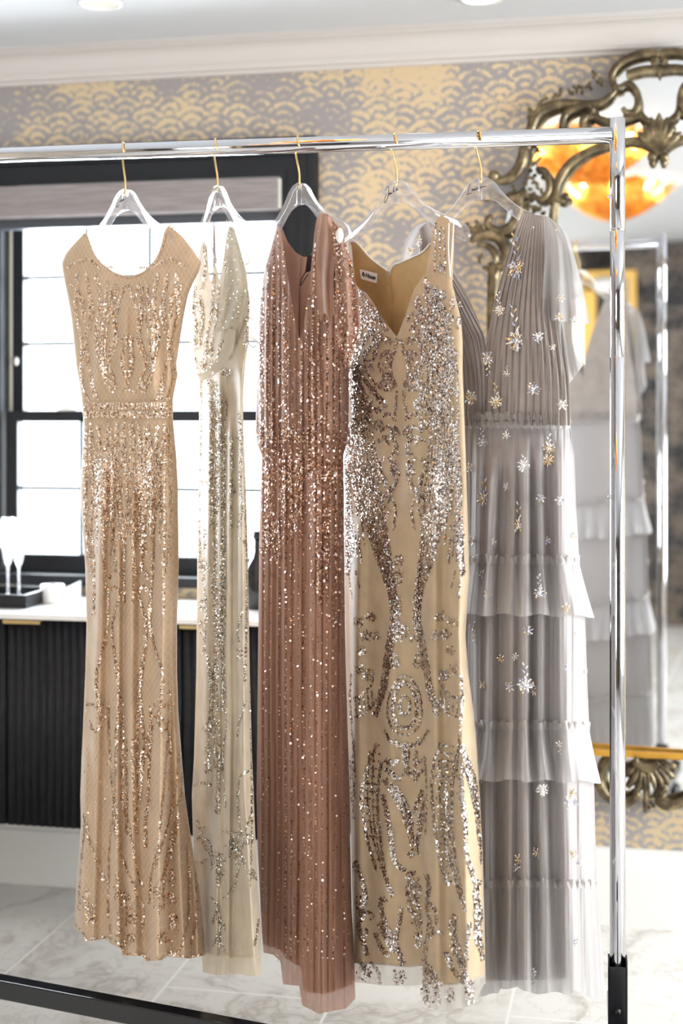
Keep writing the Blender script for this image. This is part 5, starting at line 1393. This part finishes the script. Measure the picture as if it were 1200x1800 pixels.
for k in range(46):        # small leaves and curls that fill the bust
    y = rng.uniform(535, 740); x = rng.uniform(614, 690)
    q = leafy(x, y, rng.uniform(12, 24), rng.choice([-2.2, -1.6, -1.0, 1.2, 2.0]) + rng.uniform(-.3, .3), 0.35, 0.36) if k % 3 else curl(x, y, rng.uniform(5, 9), 1.2, rng.uniform(0, 6), 2.6)
    if abs(x - 700) > 22 or y > 640: two(q)
for k in range(26):
    x, y = rng.uniform(742, 810), rng.uniform(490, 740); S.append(leafy(x, y, rng.uniform(14, 26), rng.choice([1.3, 1.8, 2.2]), 0.32, 0.36))
for k in range(3): S.append(strand([(766 + k * 7, 392 + k * 4), (764 + k * 8, 430), (764 + k * 9, 480)], 2.6, 0.10))
S4b = np.concatenate(S); topy = np.interp(S4b[:, 0], npy(V4)[:, 0], npy(V4)[:, 1]); S4b = S4b[(S4b[:, 1] > topy + 2)]; S4low = S4b[S4b[:, 1] > 739]; S4b = S4b[S4b[:, 1] < 741]
g4.sequins('damask_sequins', S4b, M['silver_seq'], 0.0018, 0.3, parent=b)
S = [S4low]
for k in range(11):         # hourglass bands that meet below the hips and part again
    f = k / 10
    two(strand([(606 + 46 * f, 742), (610 + 50 * f, 800), (628 + 44 * f, 880), (657 + 28 * f, 970), (684 + 13 * f, 1050), (688 + 10 * f, 1110)], 2.6, 0.17))
    if k % 2 == 0: two(strand([(686 + 9 * f, 1100), (676 + 12 * f, 1150), (668 + 10 * f, 1210), (655 + 8 * f, 1260)], 2.8, 0.15))
    if k < 9: two(strand([(606 + 8 * f, 745), (606 + 10 * f, 850), (608 + 12 * f, 960), (607 + 8 * f, 1010)], 3.0, 0.14))
for pts, w in (([(210, 120), (245, 190), (300, 215), (330, 180), (345, 120)], 6), ([(235, 240), (270, 235), (320, 200), (345, 190)], 5), ([(255, 20), (265, 80), (300, 150)], 6), ([(310, 10), (330, 60), (345, 110)], 6), ([(330, 230), (345, 300), (335, 400)], 4), ([(250, 290), (290, 275), (310, 300), (295, 330)], 4), ([(300, 420), (285, 460), (310, 480)], 4), ([(310, 950), (330, 900), (360, 880)], 7), ([(335, 990), (360, 955), (375, 985)], 4)):
    two(strand(C7(pts), w, 0.15))
S.append(blob(*C7([(360, 600)])[0], 9, 30, 0.13)); S.append(blob(*C7([(362, 800)])[0], 6, 18, 0.12)); S.append(blob(*C7([(368, 925)])[0], 17, 13, 0.13))
two(curl(*C7([(332, 1080)])[0], 14, 1.7, 0.5, 4.2)); two(curl(*C7([(215, 90)])[0], 12, 1.3, 1, 4))
for q in ((190, 950, 12), (150, 880, 11), (215, 850, 11), (200, 1160, 13), (150, 1130, 11), (240, 950, 10), (165, 1030, 10)):
    two(floret(*C7([q[:2]])[0], q[2]))
mc = C7([(392, 1320)])[0]
for r1, r2, w in ((30, 52, 3.6), (21, 40, 6), (9, 17, 5)):
    t = np.linspace(0, 2 * PI, 22); S.append(strand(np.stack([mc[0] + r1 * np.sin(t) * (1 - 0.18 * np.cos(t)), mc[1] - r2 * np.cos(t)], -1), w, 0.17, 4))
for pts, w in (([(285, 1450), (310, 1500), (350, 1530), (400, 1525)], 5), ([(400, 1530), (385, 1590), (400, 1650), (415, 1690)], 5), ([(330, 1490), (365, 1540), (400, 1520)], 4), ([(300, 1590), (330, 1620), (355, 1600)], 5), ([(280, 1660), (320, 1670), (350, 1720)], 6), ([(120, 1280), (160, 1270), (210, 1220), (225, 1180)], 3.6), ([(120, 1380), (170, 1370), (225, 1320), (245, 1290)], 3.6), ([(110, 1150), (105, 1300), (120, 1500), (130, 1700)], 4)):
    two(strand(C7(pts), w, 0.16))
for i in range(5):
    x = 130 + i * 22; two(strand(C7([(x, 1278 - i * 8), (x + 8, 1372 - i * 12)]), 2.2, 0.16))
for k in range(34):        # loose sequin drift at both sides of the hips
    x = rng.uniform(604, 634); y = rng.uniform(742, 1010); L = rng.uniform(30, 70); two(strand([(x, y), (x + 4, y + L / 2), (x + 7, y + L)], 2.6, 0.13))
for k in range(16):
    x, y = rng.uniform(672, 700), rng.uniform(742, 870); two(leafy(x, y, rng.uniform(12, 22), rng.uniform(1.0, 2.2), 0.34, 0.36))
# ladder bands, feathers, grapes and leaves of the lower skirt
RAILS = ([(245, 20), (192, 160), (165, 300), (190, 500), (243, 690)], [(270, 120), (250, 300), (262, 500), (290, 700), (333, 835)], [(207, 60), (196, 300), (222, 500), (262, 650), (310, 800)], [(228, 60), (222, 300), (240, 500), (275, 680), (318, 815)])
for i, pts in enumerate(RAILS): S.append(strand(C13(pts), 5 if i < 2 else 2.6, 0.17))
RR = ([(585, 20), (548, 120), (535, 260), (548, 450), (580, 640), (622, 770)], [(660, 60), (642, 300), (645, 500), (668, 680), (712, 912)], [(575, 100), (580, 300), (598, 480), (640, 690), (690, 860)], [(620, 80), (612, 300), (622, 480), (652, 690), (700, 880)])
for i, pts in enumerate(RR): S.append(strand(C13(pts), 5 if i < 2 else 2.6, 0.17))
for j in range(19):
    y = 30 + j * 40
    for A, B in ((RAILS[0], RAILS[1]), (RR[0], RR[1])):
        A_, B_ = cr(npy(A), 8), cr(npy(B), 8)
        xa, xb = np.interp(y, A_[:, 1], A_[:, 0]), np.interp(y + 8, B_[:, 1], B_[:, 0])
        if y < A_[-1, 1]: S.append(strand(C13([(xa + 14, y), (xb - 4, y + 8)]), 2.0, 0.17))
for pts, w in (([(285, 110), (330, 140), (355, 105)], 6), ([(290, 150), (330, 190), (370, 215)], 8), ([(285, 210), (340, 290), (400, 420), (440, 560)], 11), ([(320, 230), (370, 290), (410, 380), (428, 460)], 9), ([(275, 280), (300, 400), (320, 520), (340, 640), (395, 695)], 8), ([(490, 270), (460, 330), (440, 395)], 8), ([(495, 400), (465, 500), (450, 590)], 8), ([(500, 310), (480, 390), (462, 450)], 7),
               ([(440, 570), (420, 595), (412, 612), (428, 618), (440, 605)], 4), ([(455, 570), (465, 600), (480, 612)], 4), ([(292, 860), (278, 840), (266, 862), (272, 920), (300, 1000), (345, 1080), (385, 1180)], 9), ([(375, 885), (365, 960), (348, 1050), (360, 1130), (378, 1190)], 7), ([(238, 1020), (265, 1090), (310, 1150)], 8), ([(255, 960), (290, 1040), (340, 1120)], 10), ([(385, 15), (395, 90), (420, 190)], 6), ([(455, 60), (450, 130), (430, 200)], 6),
               ([(130, 640), (160, 720), (185, 830), (160, 920), (150, 1000), (185, 1100), (195, 1140)], 8), ([(160, 960), (190, 915), (225, 915), (228, 940), (210, 945)], 5), ([(150, 1010), (190, 1010), (160, 1060)], 7), ([(140, 1150), (170, 1190), (215, 1240)], 6), ([(215, 1170), (250, 1220), (265, 1290)], 6), ([(120, 0), (125, 200), (122, 420)], 6), ([(105, 100), (100, 250), (110, 330)], 6),
               ([(500, 90), (508, 300), (500, 500)], 4), ([(660, 925), (645, 960), (652, 1040), (700, 1200), (745, 1390)], 12), ([(740, 965), (728, 1040), (718, 1110), (720, 1160)], 6), ([(612, 1120), (640, 1200), (710, 1290)], 9), ([(640, 1080), (680, 1170), (725, 1260)], 9), ([(700, 120), (690, 250), (715, 450), (720, 600), (768, 760)], 8), ([(690, 30), (740, 160), (770, 260), (790, 420)], 10), ([(720, 150), (760, 300), (780, 420), (795, 560)], 9), ([(800, 400), (795, 560), (800, 660)], 5), ([(680, 280), (700, 360), (705, 420)], 8),
               ([(785, 740), (770, 830), (790, 920), (775, 1020), (800, 1110), (812, 1165)], 11), ([(505, 705), (520, 780), (505, 870), (525, 960), (505, 1080), (500, 1180), (535, 1250), (590, 1300)], 8), ([(520, 860), (555, 910), (550, 980), (520, 1060)], 6), ([(545, 1030), (575, 1010), (590, 1035)], 4), ([(510, 1190), (545, 1230), (560, 1290), (575, 1400)], 8), ([(495, 1200), (500, 1290), (510, 1380)], 9)):
    S.append(strand(C13(pts), w, 0.15))
g4.sequins('damask_sequins', np.concatenate(S), M['silver_seq'], 0.0018, 0.3, parent=sk)
S = []
for cx, cy, rx, ry in ((432, 730, 38, 40), (440, 800, 46, 50), (440, 880, 44, 50), (452, 950, 36, 40), (462, 1030, 26, 40), (466, 1080, 18, 22), (130, 670, 22, 30), (150, 860, 20, 40), (180, 1230, 45, 45), (365, 1250, 36, 44), (520, 1330, 44, 80), (735, 1330, 26, 70), (635, 1350, 28, 40), (780, 920, 24, 60), (785, 1020, 18, 50)):
    x, y = C13([(cx, cy)])[0]; S.append(blob(x, y, rx / 3, ry / 3, 0.11))
g4.sequins('sequin_clusters', np.concatenate(S), M['silver_seq'], 0.0023, 0.55, 0.004, parent=sk)

# ---------------------------------------------------------------- 5: grey tiered gown
M['taupe'] = fabric('taupe_lining', (0.43, 0.385, 0.365), 0.7, 0.2, 0.2)
M['greychiffon'] = fabric('pleated_grey_chiffon', (0.39, 0.34, 0.315), 0.7, 0.22, 0.3)
M['greytulle'] = tulle('grey_tulle', (0.70, 0.665, 0.67), 0.58)
M['sheer'] = tulle('sheer_grey_tulle', (0.68, 0.655, 0.655), 0.62)
M['sleeve5'] = tulle('sleeve_tulle', (0.52, 0.50, 0.49), 0.70)
M['frill'] = tulle('frill_tulle', (0.64, 0.61, 0.60), 0.80)
sil = [(372, 740, 962), (500, 765, 975), (600, 780, 990), (700, 790, 1001), (745, 792, 1001), (800, 792, 1009), (900, 793, 1013), (987, 794, 1018), (1083, 798, 1028), (1200, 805, 1032), (1290, 812, 1036), (1383, 822, 1044), (1467, 832, 1046), (1560, 842, 1049), (1650, 848, 1054), (1790, 850, 1057)]
pl = [([(842, 760), (836, 985), (840, 1270), (846, 1560), (850, 1790)], 8, 0.016), ([(872, 790), (862, 985), (860, 1270), (862, 1550), (868, 1790)], 10, 0.030), ([(903, 770), (900, 985), (898, 1270), (896, 1550), (898, 1790)], 9, 0.024), ([(924, 760), (924, 985), (922, 1270), (925, 1550), (930, 1790)], 9, 0.034), ([(946, 760), (952, 985), (950, 1270), (958, 1550), (962, 1790)], 9, 0.024), ([(988, 770), (990, 985), (995, 1270), (1002, 1550), (1008, 1790)], 14, 0.034), ([(1008, 900), (1014, 1270), (1026, 1550), (1034, 1790)], 9, 0.018)]
def rip5(px, py, a): return 0.0016 * np.sin(px * 0.55 + 0.5 * np.sin(py * 0.01)) + 0.0012 * np.sin(px * 1.13 + py * 0.006)
g5 = Gown('grey_tiered_gown', 842, TAN[4], sil, [(372, 0.012), (500, 0.03), (600, 0.05), (740, 0.045), (985, 0.06), (1790, 0.085)], ridges=pl, ripple=rip5,
    fold=1.7, kink=(985, 0.5, 10), label='dove grey tulle gown with ruffled tiers and beaded flowers, nearest the chrome post')
g5.ring('skirt_lining', [(770, 745), (1060, 743)], [(780, 1718), (880, 1724), (960, 1722), (1060, 1716)], M['taupe'], n=120, lift=-0.014)
def tier(name, y0, y1, mat, lift=0.0, flare=0.0, wav=0.0, ph=0.0, hem=None, fr=26):
    def wv(Y, px, py, a, v, side):
        w = np.sqrt(np.maximum(0, 1 - a * a)); sgn = -1 if side > 0 else 1
        q = a * fr + ph
        Y = Y + sgn * v ** 1.2 * (flare * w + wav * np.sin(q) * np.minimum(1, w * 3))
        px = px + v ** 1.2 * a * flare * 520 + v * 1.6 * np.sin(q * 2) * (wav > 0)
        py = py + v * 2.5 * np.sin(q * 0.5 + 1)
        return Y, px, py
    c0 = [(760, y0), (900, y0 - 1), (1080, y0 + 3)] if np.isscalar(y0) else y0
    c1 = [(760, y1), (900, y1), (1080, y1 + 4)] if np.isscalar(y1) else y1
    return g5.ring(name, c0, c1, mat, n=170, lift=lift, wave=wv)
tier('tulle_tier', 745, 992, M['greytulle']); tier('tulle_tier', 985, 1285, M['greytulle']); tier('tulle_tier', 1275, 1566, M['greytulle'])
hem5 = [(780, 1746), (853, 1750), (880, 1748), (882, 1738), (912, 1734), (920, 1744), (968, 1746), (1000, 1746), (1004, 1740), (1030, 1754), (1047, 1757), (1060, 1744)]
tier('ruffle', 989, 1081, M['sheer'], 0.004, 0.030, 0.010, 0.4); tier('ruffle', 1280, 1372, M['sheer'], 0.004, 0.028, 0.010, 1.7); tier('ruffle', 1558, hem5, M['sheer'], 0.004, 0.012, 0.006, 2.6)
def frill(y, ph, hgt=15, lift=0.008):
    """gathered heading: a narrow upright strip of tight folds"""
    def wv(Y, px, py, a, v, side):
        w = np.sqrt(np.maximum(0, 1 - a * a)); sgn = -1 if side > 0 else 1; u = 1 - v
        q = a * 62 + ph
        Y = Y + sgn * (u * (0.004 + 0.0075 * np.sin(q) + 0.004 * np.sin(q * 2.3 + 1)) - 0.002 * (1 - u)) * np.minimum(1, w * 3)
        px = px + u * 2.6 * np.cos(q) ; py = py - u * 3.0 * np.sin(q * 0.63 + ph) + v * 1.5 * np.sin(q * 0.9)
        return Y, px, py
    return g5.ring('frill', [(760, y - hgt), (900, y - hgt - 1), (1080, y - hgt + 3)], [(760, y), (900, y - 1), (1080, y + 3)], M['frill'], n=340, step=2.5, lift=lift, wave=wv)
frill(992, 0.0); frill(1283, 1.1); frill(1561, 2.2)
fw = frill(753, 0.7, 13, 0.014); frill(739, 1.9, 12, 0.016)
# pleated crossover bodice: a panel over each shoulder
def pleat(off, n, sgn):
    def fn(px, py, u, v):
        base = g5.plane(np.clip(px, 760, 1000)) - np.interp(py, [372, 480, 600, 745], [0.028, 0.038, 0.05, 0.05]) * np.sqrt(np.maximum(0.05, 1 - (2 * u - 1) ** 2 * 0.8))
        w = np.clip(v * 5, 0.25, 1)
        return base - off - w * (0.0035 * np.sin(u * n * 2 * PI + 1.6 * np.sin(v * 5) + 2 * u) + 0.0022 * np.sin(u * n * 3.7 * PI + 3 * v)) - 0.010 * np.exp(-((u - 0.62) / 0.18) ** 2) * np.sin(PI * v)
    return fn
bL = panel('bodice_panel', [(736, 404), (742, 470), (770, 560), (790, 660), (795, 748)], [(752, 388), (776, 452), (813, 517), (840, 567), (853, 598), (860, 660), (862, 748)], pleat(0.0, 10, 1), M['greychiffon'], g5.root, 110)
bR = panel('bodice_panel', [(918, 374), (902, 416), (886, 468), (869, 530), (857, 588), (850, 640), (846, 690), (842, 748)], [(962, 381), (970, 440), (978, 500), (986, 560), (995, 620), (1001, 680), (1003, 748)], pleat(0.006, 13, 1), M['greychiffon'], g5.root, 150)
def backp(px, py, u, v): return g5.plane(np.clip(px, 760, 1000)) + np.interp(py, [372, 480, 600, 745], [0.004, 0.03, 0.05, 0.05]) * np.sqrt(np.maximum(0, 1 - (2 * u - 1) ** 2))
panel('back_panel', [(736, 404), (742, 470), (770, 560), (790, 660), (795, 748)], [(752, 388), (780, 452), (822, 522), (850, 590), (866, 640), (870, 690), (872, 748)], lambda px, py, u, v: g5.plane(np.clip(px, 760, 1000)) + np.interp(py, [372, 480, 600, 745], [0.004, 0.03, 0.05, 0.05]), M['greychiffon'], g5.root, 30)
panel('back_panel', [(918, 374), (900, 430), (882, 500), (866, 580), (864, 640), (862, 690), (860, 748)], [(962, 381), (970, 440), (978, 500), (986, 560), (995, 620), (1001, 680), (1003, 748)], lambda px, py, u, v: g5.plane(np.clip(px, 760, 1000)) + np.interp(py, [372, 480, 600, 745], [0.004, 0.03, 0.05, 0.05]), M['greychiffon'], g5.root, 30)
def slv(off, amp): return lambda px, py, u, v: g5.plane(np.clip(px, 700, 985)) - 0.045 - off - amp * (0.25 + v) * np.sin(u * 15 + v * 3.0) + 0.03 * u * v
step_hem = lambda px, py, U, V: (px, py - np.clip((V - 0.7) / 0.3, 0, 1) * np.where(U > 0.72, 60 * (U - 0.72) / 0.28, 0) + 5 * np.sin(U * 17) * np.clip(V - 0.7, 0, 1) * 3)
panel('flutter_sleeve', [(959, 380), (957, 440), (954, 500), (953, 562)], [(966, 382), (995, 410), (1012, 460), (1022, 500), (1038, 570)], slv(0.010, 0.007), M['sleeve5'], g5.root, 50)
panel('flutter_sleeve', [(960, 382), (956, 470), (956, 560), (968, 640), (986, 694)], [(964, 384), (988, 420), (1008, 500), (1018, 590), (1026, 640)], slv(-0.002, 0.007), M['sleeve5'], g5.root, 50)
panel('flutter_sleeve', [(752, 388), (730, 398), (712, 424), (700, 470), (694, 520)], [(754, 390), (750, 430), (748, 470), (752, 520), (756, 560)], lambda px, py, u, v: g5.plane(735.0) - 0.01 - 0.006 * np.sin(u * 12) * (0.2 + v), M['sleeve5'], g5.root, 30)
# beaded flowers
GEM = {'gold': simple('gold_beads', (0.66, 0.50, 0.28), 0.2, 1.0), 'silver': simple('silver_gems', (0.86, 0.85, 0.84), 0.12, 1.0), 'blue': simple('blue_grey_gems', (0.45, 0.47, 0.58), 0.14, 1.0), 'champ': simple('champagne_gems', (0.86, 0.74, 0.60), 0.15, 1.0)}
gnames = list(GEM)
def flower(px, py, r_px, cols, tail=0, lift=0.010, sprig=0.0):
    r_px *= 1.12
    if py < 748:
        u = 0.5; Y = float(g5.plane(min(max(px, 760), 1000))) - float(np.interp(py, [372, 480, 600, 745], [0.016, 0.036, 0.056, 0.056])) - 0.012 - (0.02 if px > 970 else 0)
    else:
        ex = 0.030 * (max(0, (py - 989) / 92) if 989 < py < 1081 else max(0, (py - 1280) / 92) if 1280 < py < 1372 else 0.3 * max(0, (py - 1558) / 190) if py > 1558 else 0)
        Y = float(g5.Y(px, py)) - lift - ex
    c = npy(P(px, py, Y)); k = Y / F; R = r_px * k
    n = npy([-0.25, -1, 0.05]); n /= np.linalg.norm(n); t1 = np.cross(n, [0, 0, 1]); t1 /= np.linalg.norm(t1); t2 = np.cross(t1, n)
    V, Fc, mi, cnt = [], [], [], 0
    def gem(o, d, L, w, ci):
        nonlocal cnt
        v, f = ball_vf((0, 0, 0), 1, 1, 1, 1, 7, 4)
        d = d / np.linalg.norm(d); s = np.cross(d, n); s /= np.linalg.norm(s)
        v = o + v[:, 0:1] * s * w + v[:, 1:2] * n * w * 0.7 + v[:, 2:3] * d * L
        V.append(v); Fc.extend([tuple(i + cnt for i in q) for q in f]); mi.extend([ci] * len(f)); cnt += len(v)
    np_ = 6 if r_px < 11 else 9
    a0 = rng.uniform(0, 6)
    for i in range(np_):
        a = a0 + 2 * PI * i / np_ + rng.uniform(-0.15, 0.15); d = t1 * math.cos(a) + t2 * math.sin(a); q = R * rng.uniform(0.75, 1.1)
        gem(c + d * q * 0.62, d, q * 0.38, q * 0.17, rng.choice(cols))
        gem(c + d * q * 0.28 + n * 0.001, d, q * 0.16, q * 0.14, rng.choice(cols))
    gem(c + n * 0.002, t2, R * 0.2, R * 0.2, cols[0])
    for i in range(np_ + 2):
        a = rng.uniform(0, 2 * PI); d = t1 * math.cos(a) + t2 * math.sin(a); q = R * rng.uniform(0.35, 0.95)
        gem(c + d * q + n * 0.0015, d, R * 0.13, R * 0.10, rng.choice([0, 1, 1, 2, 3, 3]))
    if r_px >= 11:
        for i in range(10):
            a = rng.uniform(0, 2 * PI); d = t1 * math.cos(a) + t2 * math.sin(a); gem(c + d * R * rng.uniform(0.4, 1.05), d, R * 0.10, R * 0.10, rng.choice(range(4)))
    for i in range(tail):
        y = (1.1 + 0.42 * i) * R; s = 1 if i % 2 else -1; dirn = -t2 if sprig < 0 else t2
        o = c + dirn * y + t1 * (R * (0.18 * s + sprig * 0.25 * (i + 1) * 0.4))
        gem(o, dirn + t1 * 0.5 * s, R * 0.26, R * 0.12, rng.choice(cols))
    o = mk('beaded_flower', np.concatenate(V), Fc, None, g5.root, True, None, [GEM[g] for g in gnames], mi)
    return o
G_, S_, B_, C_ = 0, 1, 2, 3
for px, py, r, cols, tail, sg in ((943, 402, 8, [C_, S_], 5, -.5), (910, 473, 17, [G_, C_, B_], 6, .5), (877, 545, 10, [S_, C_], 5, .3), (908, 598, 17, [S_, G_, B_], 6, .7), (945, 592, 10, [S_, B_], 0, 0), (857, 630, 11, [S_, C_, B_], 4, -.3), (803, 538, 9, [B_, S_], 0, 0), (890, 657, 6, [C_, S_], 3, .2), (937, 684, 12, [S_, B_], 0, 0), (872, 706, 12, [G_, S_], 4, .3), (827, 698, 12, [B_, G_], 0, 0), (988, 712, 9, [S_, B_], 0, 0),
    (985, 524, 7, [C_, S_], 0, 0), (982, 557, 8, [G_, S_], 0, 0), (971, 610, 6, [S_, C_], 0, 0), (1007, 560, 5, [B_, S_], 0, 0), (978, 404, 3, [C_, C_], 0, 0), (735, 425, 8, [S_, G_], 2, 0), (722, 440, 7, [G_, C_], 0, 0),
    (848, 778, 9, [S_, B_], 4, .4), (890, 765, 8, [S_, C_], 3, .3), (964, 788, 11, [S_, G_], 3, 0), (920, 819, 10, [S_, S_], 2, 0), (963, 810, 11, [G_, C_], 0, 0), (824, 822, 8, [S_, C_], 0, 0), (852, 874, 14, [B_, G_, S_], 4, .4), (890, 856, 8, [C_, S_], 0, 0), (950, 875, 8, [B_, C_], 0, 0), (983, 880, 9, [S_, B_], 0, 0), (912, 924, 15, [S_, S_, G_], 4, 0), (832, 951, 9, [B_, S_], 0, 0), (867, 952, 6, [B_, S_], 0, 0), (960, 950, 8, [B_, G_], 0, 0), (1006, 943, 8, [S_, S_], 0, 0),
    (848, 1010, 9, [B_, S_], 2, -.4), (857, 1046, 8, [C_, S_], 3, -.2), (948, 1042, 10, [S_, B_], 5, .4), (995, 1068, 8, [G_, C_], 0, 0), (833, 1102, 9, [G_, B_], 5, -.3), (928, 1109, 9, [S_, B_], 0, 0), (1012, 1114, 5, [S_, C_], 0, 0), (880, 1158, 8, [G_, C_], 0, 0), (905, 1154, 7, [S_, S_], 0, 0), (995, 1173, 7, [B_, S_], 0, 0), (1028, 1180, 6, [S_, S_], 0, 0), (848, 1204, 9, [S_, C_], 0, 0), (895, 1208, 9, [B_, S_], 0, 0), (923, 1204, 14, [S_, S_, B_], 4, .2), (938, 1216, 8, [C_, G_], 0, 0),
    (983, 1309, 7, [C_, S_], 3, -.4), (953, 1389, 11, [S_, S_], 0, 0), (1005, 1394, 9, [G_, C_], 0, 0), (997, 1408, 8, [B_, S_], 3, -.8), (1010, 1410, 6, [B_, B_], 0, 0), (911, 1510, 9, [G_, C_], 0, 0), (908, 1524, 9, [B_, S_], 0, 0), (943, 1499, 9, [C_, G_], 0, 0), (1007, 1500, 8, [G_, C_], 0, 0), (1018, 1518, 6, [B_, S_], 0, 0), (1010, 1656, 8, [S_, B_], 0, 0), (936, 1708, 8, [B_, S_], 4, -.4), (846, 1368, 8, [G_, B_], 0, 0)):
    flower(px, py, r, cols, tail, sprig=sg)
